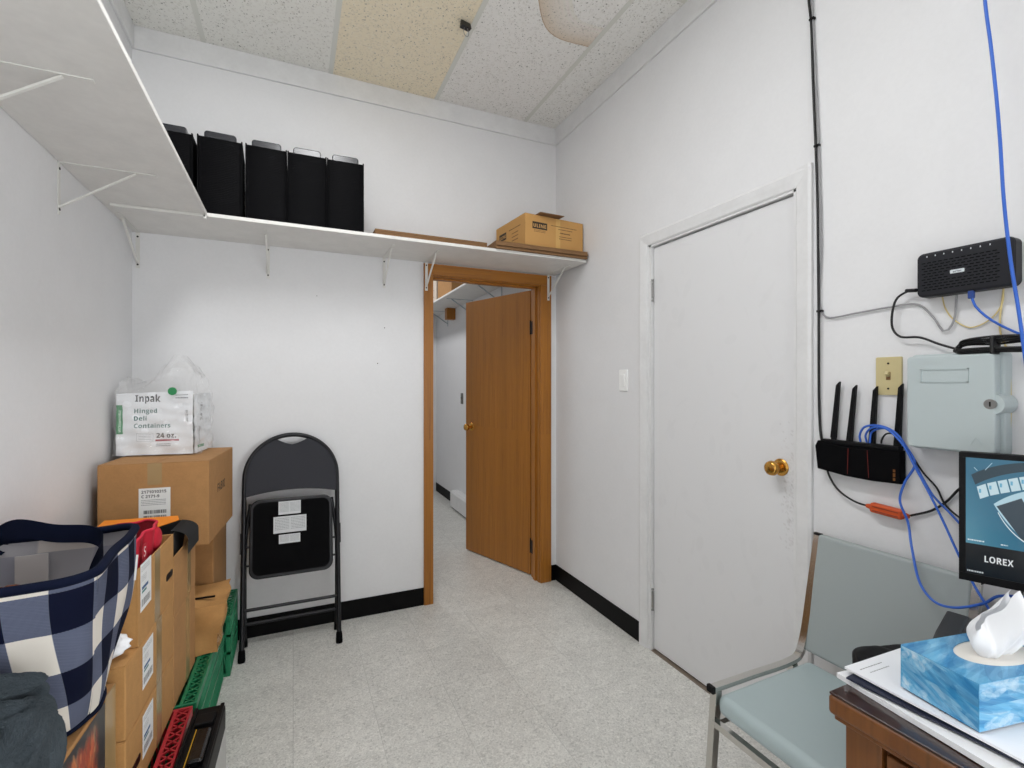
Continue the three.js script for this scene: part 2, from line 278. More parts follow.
// ---------------------------------------------------------------- doors
function knob(parent, at, dir, m) {    // dir: outward axis as a quaternion target
  const q = new THREE.Quaternion().setFromUnitVectors(V(0, 1, 0), V(...dir).normalize());
  const place = g => { g.applyQuaternion(q); g.translate(...at); return g; };
  const ro = part(parent, 'rosette', place(lathe([[0, 0.008], [0.018, 0.0085], [0.028, 0.005], [0.032, 0.001], [0.032, 0], [0, 0]])), m);
  part(parent, 'knob', place(lathe([[0.009, 0.006], [0.009, 0.022], [0.014, 0.028], [0.024, 0.036], [0.0275, 0.048], [0.025, 0.058], [0.017, 0.0625], [0, 0.0635]])), m);
}
{ // wooden door
  const d = struct('door_1', null, null, 'open brown wooden slab door in a wooden frame', 'door');
  const cz0 = ZB, cz1 = ZB + 0.016, JT = 0.018;
  part(d, 'casing', b2(0.722, 0.779, 0, 2.006, cz0, cz1, 0.003), M.oak);
  part(d, 'casing', b2(1.516, 1.597, 0, 2.006, cz0, cz1, 0.003), M.oak);
  { const g = new THREE.BoxGeometry(0.066, 0.875, 0.016); metric(g); const gg = metric(g); gg.rotateZ(Math.PI / 2); gg.translate(1.1595, 2.039, cz0 + 0.008); part(d, 'casing', gg, M.oak); }
  part(d, 'jamb', b2(DX0, DX0 + JT, 0, DH, ZB - WT, ZB), M.oak);
  part(d, 'jamb', b2(DX1 - JT, DX1, 0, DH, ZB - WT, ZB), M.oak);
  part(d, 'jamb', b2(DX0 + JT, DX1 - JT, DH - JT, DH, ZB - WT, ZB), M.oak);
  part(d, 'door_stop', [b2(DX0 + JT, DX0 + JT + 0.011, 0, DH - JT, ZB - 0.075, ZB - 0.04), b2(DX1 - JT - 0.011, DX1 - JT, 0, DH - JT, ZB - 0.075, ZB - 0.04), b2(DX0 + JT, DX1 - JT, DH - JT - 0.011, DH - JT, ZB - 0.075, ZB - 0.04)], M.oak);
  const leaf = new THREE.Group(); leaf.name = 'leaf'; leaf.position.set(1.513, 0.008, ZB - WT - 0.012); leaf.rotation.y = D(109.3); d.add(leaf);
  part(leaf, 'slab', b2(0.004, 0.728, 0, 1.988, 0, 0.035, 0.002), M.oak);
  knob(leaf, [0.66, 0.99, 0], [0, 0, -1], M.brass); knob(leaf, [0.66, 0.99, 0.035], [0, 0, 1], M.brass);
  part(leaf, 'latch_plate', b2(0.7275, 0.7295, 0.95, 1.03, 0.006, 0.03), M.brass);
  for (const y of [0.21, 1.73]) part(d, 'hinge', [cyl(0.006, 0.006, 0.09, DX1 - JT - 0.002, y, ZB - WT - 0.006, 'y', 12), b2(DX1 - JT - 0.003, DX1 - JT, y - 0.045, y + 0.045, ZB - WT, ZB - WT + 0.035), cyl(0.007, 0.004, 0.008, DX1 - JT - 0.002, y + 0.049, ZB - WT - 0.006, 'y', 12)], M.darkMetal);
}
{ // white door in the right wall
  const d = struct('door_2', null, null, 'closed white slab door with brass knob', 'door');
  const prof = [[0, 0], [0.06, 0], [0.06, 0.011], [0.05, 0.016], [0.03, 0.013], [0.02, 0.011], [0.006, 0.009], [0, 0.006]];
  const cas = (len, mk) => { const g = extr(poly(prof), len); return mk(g); };
  // far jamb side: casing outward is -z ; profile x -> away from the opening
  part(d, 'casing', cas(WH + 0.06, g => { g.rotateX(-Math.PI / 2); const m = new THREE.Matrix4().set(0, 0, 1, 0, 0, 1, 0, 0, -1, 0, 0, 0, 0, 0, 0, 1); const p = g.attributes.position; for (let i = 0; i < p.count; i++) { const a = p.getX(i), y = p.getY(i), b = -p.getZ(i); p.setXYZ(i, XR - b, y, WZ0 - a - 0.006); } g.computeVertexNormals(); return clean(g); }), M.trim);
  part(d, 'casing', cas(WH + 0.06, g => { g.rotateX(-Math.PI / 2); const p = g.attributes.position; for (let i = 0; i < p.count; i++) { const a = p.getX(i), y = p.getY(i), b = -p.getZ(i); p.setXYZ(i, XR - b, y, WZ1 + a - 0.004); } g.computeVertexNormals(); return clean(g); }), M.trim);
  part(d, 'casing', cas(WZ1 - WZ0 + 0.1, g => { const p = g.attributes.position; for (let i = 0; i < p.count; i++) { const a = p.getX(i), b = p.getY(i), l = p.getZ(i); p.setXYZ(i, XR - b, WH + a - 0.006, WZ0 - 0.05 + l); } g.computeVertexNormals(); return clean(g); }), M.trim);
  part(d, 'jamb', b2(XR - 0.002, XR + 0.07, 0, WH, WZ0, WZ0 + 0.016), M.trim); part(d, 'jamb', b2(XR - 0.002, XR + 0.07, 0, WH, WZ1 - 0.016, WZ1), M.trim); part(d, 'jamb', b2(XR - 0.002, XR + 0.07, WH - 0.016, WH, WZ0, WZ1), M.trim);
  const doorTex = canvasTex(512, 1024, (x, w, h) => { x.fillStyle = '#f4f4f4'; x.fillRect(0, 0, w, h); for (let i = 0; i < 160; i++) { x.fillStyle = `rgba(205,205,205,${R2() * 0.05})`; x.beginPath(); x.ellipse(R2() * w, R2() * h, 4 + R2() * 30, 2 + R2() * 14, R2() * 3, 0, 7); x.fill(); }
    for (let i = 0; i < 260; i++) { const a = w - Math.abs(R2() + R2() - 1) * 42 - 2, b = h * (0.40 + 0.26 * (R2() + R2()) / 2); x.fillStyle = `rgba(128,124,118,${0.03 + R2() * 0.09})`; x.beginPath(); x.ellipse(a, b, 0.8 + R2() * 4, 0.6 + R2() * 1.6, R2(), 0, 7); x.fill(); } });
  const lm = M.whiteDoor.clone(); lm.map = doorTex;
  const g = new THREE.BoxGeometry(0.034, WH - 0.034, WZ1 - WZ0 - 0.04); const uv = g.attributes.uv, p = g.attributes.position; for (let i = 0; i < uv.count; i++) uv.setXY(i, p.getZ(i) / 0.76 + 0.5, p.getY(i) / 2.02 + 0.5);
  g.translate(XR + 0.031, (WH - 0.018) / 2 + 0.004, (WZ0 + WZ1) / 2); part(d, 'leaf', clean(g), lm);
  part(d, 'threshold', b2(XR - 0.002, XR + 0.06, 0, 0.003, WZ0, WZ1), S(0x7d7063, 0.5));
  knob(d, [XR + 0.014, 1.03, -1.236], [-1, 0, 0], M.brass);
  for (const y of [0.257, 1.81]) part(d, 'hinge', [cyl(0.0045, 0.0045, 0.08, XR + 0.004, y, WZ0 + 0.0195, 'y', 12), cyl(0.004, 0.007, 0.01, XR + 0.004, y - 0.05, WZ0 + 0.0195, 'y', 12), cyl(0.007, 0.004, 0.01, XR + 0.004, y + 0.05, WZ0 + 0.0195, 'y', 12)], M.steel);
}

// ---------------------------------------------------------------- shelves and brackets
const SY = 2.08, ST = 0.017;
single('wall_shelf', b2(XL, XR - 0.012, SY, SY + ST, ZB + 0.001, -2.508, 0.002), M.shelf, 'long white shelf across the back wall carrying the black loudspeakers', 'shelf');
{
  const t = thing('wall_shelf', 'white shelf along the left wall, running overhead toward the viewer', 'shelf', [XL, SY, 0]);
  part(t, 'board', b2(0.001, 0.368, 0, ST, -2.506, 1.9, 0.002), M.shelf);
  part(t, 'joining_strip', [b2(0.03, 0.365, -0.012, 0, -2.49, -2.478, 0.002), b2(0.355, 0.367, -0.018, 0, -2.5, -2.478, 0.002)], M.steelWhite);
}
function bracket(lab, pos, turn, arm) { // local z points out of the wall
  const t = thing('shelf_bracket', lab, 'bracket', pos, turn, 'white steel shelf brackets');
  part(t, 'upright', b2(-0.008, 0.008, -0.175, 0, 0.0005, 0.0035), M.steelWhite);
  part(t, 'arm', b2(-0.008, 0.008, -0.003, -0.0003, 0.0005, arm), M.steelWhite);
  part(t, 'brace', bar([0, -0.15, 0.003], [0, -0.004, arm * 0.78], 0.009, 0.005), M.steelWhite);
  for (const y of [-0.022, -0.158]) part(t, 'screw', cyl(0.0045, 0.0045, 0.002, 0, y, 0.0042, 'z', 10), M.screw);
}
bracket('white steel shelf bracket in the corner between left and back walls', [-0.690, SY, ZB], 0, 0.30);
bracket('white steel shelf bracket below the black loudspeakers, above the folding chair', [-0.122, SY, ZB], 0, 0.30);
bracket('white steel shelf bracket midway between loudspeakers and doorway', [0.487, SY, ZB], 0, 0.30);
bracket('white steel shelf bracket at the left edge of the wooden door casing', [0.735, SY, ZB + 0.016], 0, 0.28);
bracket('white steel shelf bracket at the right edge of the wooden door casing', [1.573, SY, ZB + 0.016], 0, 0.28);
bracket('farther white bracket under the shelf on the left wall', [XL, SY, -2.094], Math.PI / 2, 0.27);
bracket('nearer white bracket under the shelf on the left wall', [XL, SY, -1.50], Math.PI / 2, 0.27);

// ---------------------------------------------------------------- black loudspeakers on the back shelf
{
  const sp = Ph(0x060608, 0.6, { specularIntensity: 0.12, bumpMap: fieldTex(512, (i, x, y) => { const v = 128 + 70 * Math.sin(y * Math.PI / 6 + n16[i] * 3) + (n128[i] - 0.5) * 60; return [v, v, v]; }, false, 3), bumpScale: 0.0006 });
  const cap = S(0x26272c, 0.22);
  const labs = ['leftmost black loudspeaker, partly hidden by the left shelf', 'second black loudspeaker from the left on the back shelf, turned slightly', 'middle black loudspeaker of the five on the back shelf', 'fourth black loudspeaker from the left on the back shelf', 'rightmost black loudspeaker, at the end of the row'];
  const make = () => {
    const t = new THREE.Group(), w = 0.173, h = 0.346, d = 0.24;
    part(t, 'cabinet', b2(-w / 2, w / 2, 0.004, h, -d, -0.012, 0.008), M.blackMatte);
    part(t, 'grille', (() => { const s = new THREE.Shape(); s.moveTo(-w / 2 + 0.008, 0); s.lineTo(-w / 2 + 0.008, -0.001); s.quadraticCurveTo(0, 0.014, w / 2 - 0.008, -0.001); s.lineTo(w / 2 - 0.008, -0.012); s.lineTo(-w / 2 + 0.008, -0.012); s.closePath(); const g = extr(s, h - 0.014); g.rotateX(-Math.PI / 2); const p = g.attributes.position; for (let i = 0; i < p.count; i++) p.setZ(i, -p.getZ(i)); const ix = clean(g); /* flip winding */ const P = ix.attributes.position; for (let i = 0; i < P.count; i += 3) { const a = [P.getX(i), P.getY(i), P.getZ(i)]; P.setXYZ(i, P.getX(i + 1), P.getY(i + 1), P.getZ(i + 1)); P.setXYZ(i + 1, ...a); } ix.computeVertexNormals(); ix.translate(0, 0.008, -0.012); return metric(ix); })(), sp);
    part(t, 'side_ridge', b2(-w / 2, -w / 2 + 0.006, 0.004, h, -0.02, -0.002, 0.002), M.blackMatte);
    part(t, 'side_ridge', b2(w / 2 - 0.006, w / 2, 0.004, h, -0.02, -0.002, 0.002), M.blackMatte);
    const c = part(t, 'top_handle', (() => { const g = extr(rrShape(0.124, 0.05, 0.014, 0, h + 0.006), 0.19, 0.004); g.translate(0, 0, -0.215); return g; })(), cap);
    for (const x of [-0.06, 0.06]) for (const z of [-0.03, -0.21]) part(t, 'foot', cyl(0.009, 0.009, 0.004, x, 0.002, z, 'y', 12), M.blackMatte);
    return t;
  };
  const proto = make();
  [[-0.489, -2.52, 0], [-0.298, -2.516, 2], [-0.113, -2.52, 0], [0.062, -2.52, -1], [0.237, -2.52, -2]].forEach(([x, z, a], i) => {
    const t = proto.clone(); t.name = numbered('loudspeaker'); t.position.set(x, SY + ST, z); t.rotation.y = D(a); if (i === 1) t.scale.x = 1.02;
    t.userData = { label: labs[i], category: 'loudspeaker', group: 'black loudspeakers on the back shelf' }; scene.add(t);
  });
}
// ---------------------------------------------------------------- cartons
function decal(parent, name, w, h, tex, pos, rotY, m = {}) {
  const mt = S(0xffffff, 0.55, { map: tex, ...m }); const o = part(parent, name, label2d(w, h), mt); o.position.set(...pos); o.rotation.y = rotY; return o;
}
function carton(name, lab, pos, turn, w, h, d, o = {}) { // base centre at pos
  const t = thing(name, lab, 'carton', pos, turn, o.group), m = o.mat || M.kraft, k = 0.004;
  if (!o.open) {
    part(t, 'body', b2(-w / 2, w / 2, 0, h - 0.003, -d / 2, d / 2, 0.004), m);
    const gx = 0.0012;
    if (o.flapAlongX) { part(t, 'flap', b2(-w / 2 + 0.001, w / 2 - 0.001, h - 0.003, h, -d / 2 + 0.001, -gx), m); part(t, 'flap', b2(-w / 2 + 0.001, w / 2 - 0.001, h - 0.003, h, gx, d / 2 - 0.001), m); }
    else { part(t, 'flap', b2(-w / 2 + 0.001, -gx, h - 0.003, h, -d / 2 + 0.001, d / 2 - 0.001), m); part(t, 'flap', b2(gx, w / 2 - 0.001, h - 0.003, h, -d / 2 + 0.001, d / 2 - 0.001), m); }
  } else {
    part(t, 'bottom', b2(-w / 2 + k, w / 2 - k, 0, k, -d / 2 + k, d / 2 - k), M.kraftIn);
    part(t, 'side', b2(-w / 2, -w / 2 + k, 0, h, -d / 2, d / 2, 0.0015), m); part(t, 'side', b2(w / 2 - k, w / 2, 0, h, -d / 2, d / 2, 0.0015), m);
    part(t, 'side', b2(-w / 2 + k, w / 2 - k, 0, h, d / 2 - k, d / 2, 0.0015), m); part(t, 'side', b2(-w / 2 + k, w / 2 - k, 0, h, -d / 2, -d / 2 + k, 0.0015), m);
  }
  if (o.tapeR) part(t, 'tape', b2(w / 2, w / 2 + 0.0008, 0.002, h * (o.tapeH || 1), -0.025 + (o.tapeZ || 0), 0.025 + (o.tapeZ || 0)), M.tape);
  if (o.tapeTop) part(t, 'tape', b2(-w / 2, w / 2, h, h + 0.0006, -0.024, 0.024), M.tape);
  if (o.tapeFront) part(t, 'tape', b2(-0.024, 0.024, h * 0.75, h, d / 2, d / 2 + 0.0008), M.tape);
  if (o.hole) { const g = extr(rrShape(0.07, 0.022, 0.01), 0.0006); g.rotateY(Math.PI / 2); g.translate(w / 2 + 0.0002, h * 0.42, o.hole); part(t, 'hand_hole', g, M.darkMetal); }
  return t;
}
const shipTex = k => canvasTex(256, 384, (x, w, h) => { x.fillStyle = '#eeefef'; x.fillRect(0, 0, w, h); smallLines(x, 20, 26, 200, 3, 16, '#777', 4); smallLines(x, 20, 100, 120, 4, 14, '#999', 4); x.fillStyle = '#3d5f8a'; x.fillRect(30, 190, 150, 26); x.fillStyle = '#3f7f7a'; x.fillRect(30, 225, 110, 18); for (let a = 24; a < 230;) { const l = 2 + R2() * 5; x.fillStyle = '#333'; x.fillRect(a, 280 + k * 4, l, 60); a += l + 2 + R2() * 5; } });
const yawRow = D(-2.6), ROWX = z => -0.357 - 0.0454 * (z + 1.9);
function rowCarton(lab, zn, zf, y0, y1, w, o = {}) {
  const z = (zn + zf) / 2, cx = ROWX(z) - Math.cos(yawRow) * w / 2, cz = z + Math.sin(-yawRow) * -w / 2;
  const t = carton('carton', lab, [cx, y0, cz], yawRow, w, y1 - y0, zn - zf, o);
  if (o.label) decal(t, 'shipping_label', 0.088, (y1 - y0) * 0.62, shipTex(o.label), [w / 2 + 0.0006, (y1 - y0) * (o.ly || 0.6), (zn - zf) / 2 - (o.lz || 0.1)], Math.PI / 2);
  return t;
}
rowCarton('bottom carton of the labelled stack, resting on the red crate', -1.482, -1.903, 0.272, 0.458, 0.33, { mat: M.kraft3, label: 1, lz: 0.165, tapeR: true, tapeZ: -0.055, hole: 0.14 });
rowCarton('middle carton of the labelled stack, under the open one', -1.482, -1.903, 0.459, 0.645, 0.33, { mat: M.kraft3, label: 2, lz: 0.165, tapeR: true, tapeZ: -0.055 });
rowCarton('open carton on top of the labelled stack, with the red cloth inside', -1.57, -1.903, 0.646, 0.85, 0.33, { mat: M.kraft3, label: 3, lz: 0.06, ly: 0.72, open: true, tapeR: true, tapeZ: 0.005, hole: -0.12 });
rowCarton('tall taped carton on the green crate, under the open carton with the black bag', -1.908, -2.205, 0.272, 0.574, 0.33, { mat: M.kraft, tapeR: true, tapeZ: -0.03 });
rowCarton('open carton behind the labelled stack, holding the black bag', -1.908, -2.205, 0.575, 0.77, 0.33, { mat: M.kraft, open: true, tapeR: true, tapeZ: -0.05 });
{ // near printed box
  const t = carton('printed_carton', 'near carton with a dark printed side showing flames, under the tote', [-0.560, 0, -1.158], yawRow, 0.31, 0.62, 0.62, { mat: M.kraft, tapeTop: false });
  const tex = canvasTex(768, 768, (x, w, h) => {
    x.fillStyle = '#2b2d30'; x.fillRect(0, 0, w, h);
    for (let i = 0; i < 900; i++) { const r = R2(), a = w * (0.80 + (R2() - 0.5) * 0.14 * (1 + r)), b = h * (0.05 + 0.24 * R2()); const c = ['214,84,40', '232,140,70', '170,40,28', '240,190,130', '120,40,34'][(R2() * 5) | 0]; x.fillStyle = `rgba(${c},${0.05 + R2() * 0.2})`; x.save(); x.translate(a, b); x.rotate(-0.5 + R2() * 0.9); x.beginPath(); x.ellipse(0, 0, 3 + R2() * 8, 8 + R2() * 34, 0, 0, 7); x.fill(); x.restore(); }
    x.fillStyle = '#e8e8e8'; x.fillRect(w * 0.60, h * 0.10, 9, h * 0.16); x.fillRect(w * 0.52, h * 0.14, 7, h * 0.2); x.fillRect(w * 0.64, h * 0.16, 4, h * 0.1); x.fillRect(w * 0.2, h * 0.1, 8, h * 0.3);
  });
  decal(t, 'printed_panel', 0.555, 0.60, tex, [0.1556, 0.31, 0.03], Math.PI / 2, { roughness: 0.3 });
  part(t, 'tape', b2(0.155, 0.1558, 0.02, 0.619, -0.31, -0.25), M.tape);
}
// big cartons in the corner
{
  const g = carton('carton', 'large plain carton under the one with the paper label, in the corner', [-0.500, 0.284, -2.675], D(-1), 0.37, 0.405, 0.39, { mat: M.kraft2 });
  const t = carton('carton', 'large carton with a paper label, carrying the bag of deli containers', [-0.475, 0.69, -2.535], D(-5), 0.37, 0.34, 0.45, { mat: M.kraft, tapeFront: true });
  const tex = canvasTex(256, 320, (x, w, h) => { x.fillStyle = '#e9e9e6'; x.fillRect(0, 0, w, h); txt(x, '2171010315', 20, 34, 37, '#222'); txt(x, 'C 2171-9', 20, 76, 37, '#222'); smallLines(x, 20, 108, 200, 4, 15, '#555', 4); for (let a = 40; a < 225;) { const l = 2 + R2() * 6; x.fillStyle = '#222'; x.fillRect(a, 205, l, 32); x.fillRect(a, 255, l, 24); a += l + 2 + R2() * 4; } });
  decal(t, 'paper_label', 0.105, 0.135, tex, [0.0, 0.175, 0.2256], 0);
  const ft = canvasTex(512, 256, (x, w, h) => { x.clearRect(0, 0, w, h); x.fillStyle = '#ba8b58'; x.fillRect(0, 0, w, h); txt(x, 'FABRI', 30, 128, 130, '#33291d'); });
  decal(t, 'printed_name', 0.2, 0.1, ft, [0.1853, 0.2, 0.0], Math.PI / 2, { roughness: 0.8, color: 0xeeece8 });
}
// crushed carton on the green crate
{
  const t = thing('crushed_carton', 'small crushed carton in clear film, on the green crate', 'carton', [-0.385, 0.272, -2.345], D(2));
  const w = 0.235, h = 0.205, d = 0.225, g0 = new THREE.BoxGeometry(w, h, d, 14, 12, 12), p = g0.attributes.position;
  for (let i = 0; i < p.count; i++) { let x = p.getX(i), y = p.getY(i) + h / 2, z = p.getZ(i); const k = 0.009;
    const nx = Math.sin(y * 41 + z * 23) + Math.sin(z * 57 - y * 19), ny = Math.sin(x * 37 + z * 29), nz = Math.sin(x * 33 + y * 37) + Math.sin(x * 61 - y * 23);
    const low = 1 - Math.min(1, y / h), up = y / h; if (y > 0.001) y += ny * k * 0.6 * up; x += nx * k * 0.5 + (x > 0 ? up * 0.02 - low * 0.012 : 0) * (0.5 + 0.5 * (x / (w / 2))); z += nz * k * 0.45 - (z > 0 ? 0.012 * low * low : 0);
    if (x > 0 && y > h * 0.75 && z > 0) { y -= 0.018 * (x / (w / 2)) * (z / (d / 2)); } p.setXYZ(i, x, Math.max(0, y), z); }
  g0.computeVertexNormals(); part(t, 'body', metric(toCreasedNormals(g0, 0.5)), M.kraft3);
  part(t, 'flap_gap', bar([-0.115, 0.207, 0.045], [0.095, 0.209, 0.062], 0.009, 0.005, V(0, 1, 0)), M.blackMatte);
  const film = Ph(0xffffff, 0.12, { transmission: 1, thickness: 0, ior: 1.3 });
  part(t, 'plastic_film', grid(14, 10, (u, v) => [0.098 + 0.016 * Math.sin(v * 9 + u * 4) * u + 0.01, 0.004 + v * 0.07 + 0.008 * Math.sin(u * 12), 0.13 - u * 0.12 + 0.006 * Math.sin(v * 14)]), film);
}
// ---------------------------------------------------------------- plastic crates
function crate(lab, x0, x1, z0, z1, h, m, turn = 0) {
  const w = x1 - x0, d = z1 - z0, t = thing('plastic_crate', lab, 'crate', [(x0 + x1) / 2, 0, (z0 + z1) / 2], turn), hw = w / 2, hd = d / 2, b = 0.008;
  part(t, 'rim', [b2(-hw, hw, h - 0.03, h, hd - b, hd, 0.003), b2(-hw, hw, h - 0.03, h, -hd, -hd + b, 0.003), b2(-hw, -hw + b, h - 0.03, h, -hd + b, hd - b, 0.003), b2(hw - b, hw, h - 0.03, h, -hd + b, hd - b, 0.003), b2(hw - 0.05, hw - 0.04, h - 0.008, h - 0.001, -hd + b, hd - b), b2(-hw + 0.04, -hw + 0.05, h - 0.008, h - 0.001, -hd + b, hd - b)], m);
  part(t, 'bottom', b2(-hw, hw, 0, 0.012, -hd, hd, 0.003), m);
  const posts = []; for (const sx of [-1, 1]) for (const sz of [-1, 1]) part(t, 'corner_post', b2(sx > 0 ? hw - 0.02 : -hw, sx > 0 ? hw : -hw + 0.02, 0.01, h - 0.02, sz > 0 ? hd - 0.02 : -hd, sz > 0 ? hd : -hd + 0.02, 0.003), m);
  const L = []; // crossed ribs of the walls and of the rim ledge
  const wall = (n, len, f) => { const s = len / n; for (let i = 0; i < n; i++) { L.push(bar(f(-len / 2 + i * s, 0.012), f(-len / 2 + (i + 1) * s, h - 0.03), 0.005, 0.005, V(0.3, 0.2, 0.9)), bar(f(-len / 2 + (i + 1) * s, 0.012), f(-len / 2 + i * s, h - 0.03), 0.005, 0.005, V(0.3, 0.2, 0.9)), bar(f(-len / 2 + i * s, 0.012), f(-len / 2 + i * s, h - 0.03), 0.006, 0.006, V(0.3, 0.2, 0.9))); } };
  const nz = Math.round(d / 0.035), nx = Math.round(w / 0.035);
  wall(nz, d - 0.03, (a, y) => [hw - 0.004, y, a]); wall(nz, d - 0.03, (a, y) => [-hw + 0.004, y, a]); wall(nx, w - 0.03, (a, y) => [a, y, hd - 0.004]); wall(nx, w - 0.03, (a, y) => [a, y, -hd + 0.004]);
  const s = (d - 0.02) / nz; for (let i = 0; i < nz; i++) { const a = -hd + 0.01 + i * s; L.push(bar([hw - 0.004, h - 0.005, a], [hw - 0.045, h - 0.005, a + s], 0.005, 0.005, V(0, 1, 0)), bar([hw - 0.004, h - 0.005, a + s], [hw - 0.045, h - 0.005, a], 0.005, 0.005, V(0, 1, 0))); }
  for (const y of [0.1, 0.18]) { L.push(b2(hw - b, hw, y, y + 0.012, -hd, hd), b2(-hw, -hw + b, y, y + 0.012, -hd, hd), b2(-hw, hw, y, y + 0.012, hd - b, hd)); }
  const o = part(t, 'lattice', L, m); o.userData.kind = 'stuff'; return t;
}
crate('red plastic lattice crate under the labelled cartons', -0.69, -0.306, -1.913, -1.48, 0.27, M.red, D(-0.5));
crate('long green plastic crate behind the red one, under the taped cartons', -0.69, -0.292, -2.545, -1.928, 0.27, M.green, D(-0.8));
crate('green plastic crate against the back wall, beside the folding chair', -0.69, -0.262, -2.885, -2.56, 0.278, M.green);
// ---------------------------------------------------------------- tool case standing on its edge
{
  const t = thing('tool_case', 'black tool case with grey side panel, standing on edge beside the red crate', 'tool case', [-0.253, 0, -1.635], D(-2));
  const w = 0.088, d = 0.43, h = 0.29;
  part(t, 'shell', [b2(-w / 2, w / 2, 0, h, -d / 2, d / 2, 0.012)], M.blackPl);
  part(t, 'side_panel', b2(w / 2 - 0.002, w / 2 + 0.0015, 0.01, 0.215, -d / 2 + 0.012, d / 2 - 0.012, 0.001), S(0xb9b9b6, 0.5));
  part(t, 'top_rail', [b2(w / 2 - 0.014, w / 2 - 0.002, h, h + 0.008, -d / 2 + 0.01, d / 2 - 0.01, 0.003), b2(-w / 2 + 0.002, -w / 2 + 0.012, h, h + 0.008, -d / 2 + 0.01, d / 2 - 0.01, 0.003)], M.blackPl);
  for (const z of [-0.13, 0.13]) part(t, 'latch', b2(-0.026, 0.026, h, h + 0.014, z - 0.025, z + 0.025, 0.004), M.blackPl);
  part(t, 'handle', [b2(-0.01, 0.028, h + 0.004, h + 0.022, -0.07, 0.07, 0.008), b2(-0.008, 0.02, h - 0.004, h + 0.012, -0.07, -0.055), b2(-0.008, 0.02, h - 0.004, h + 0.012, 0.055, 0.07)], M.blackGloss);
  part(t, 'yellow_line', b2(-0.019, -0.0165, h - 0.001, h + 0.002, -0.1, 0.2), S(0xd9a522, 0.5));
}
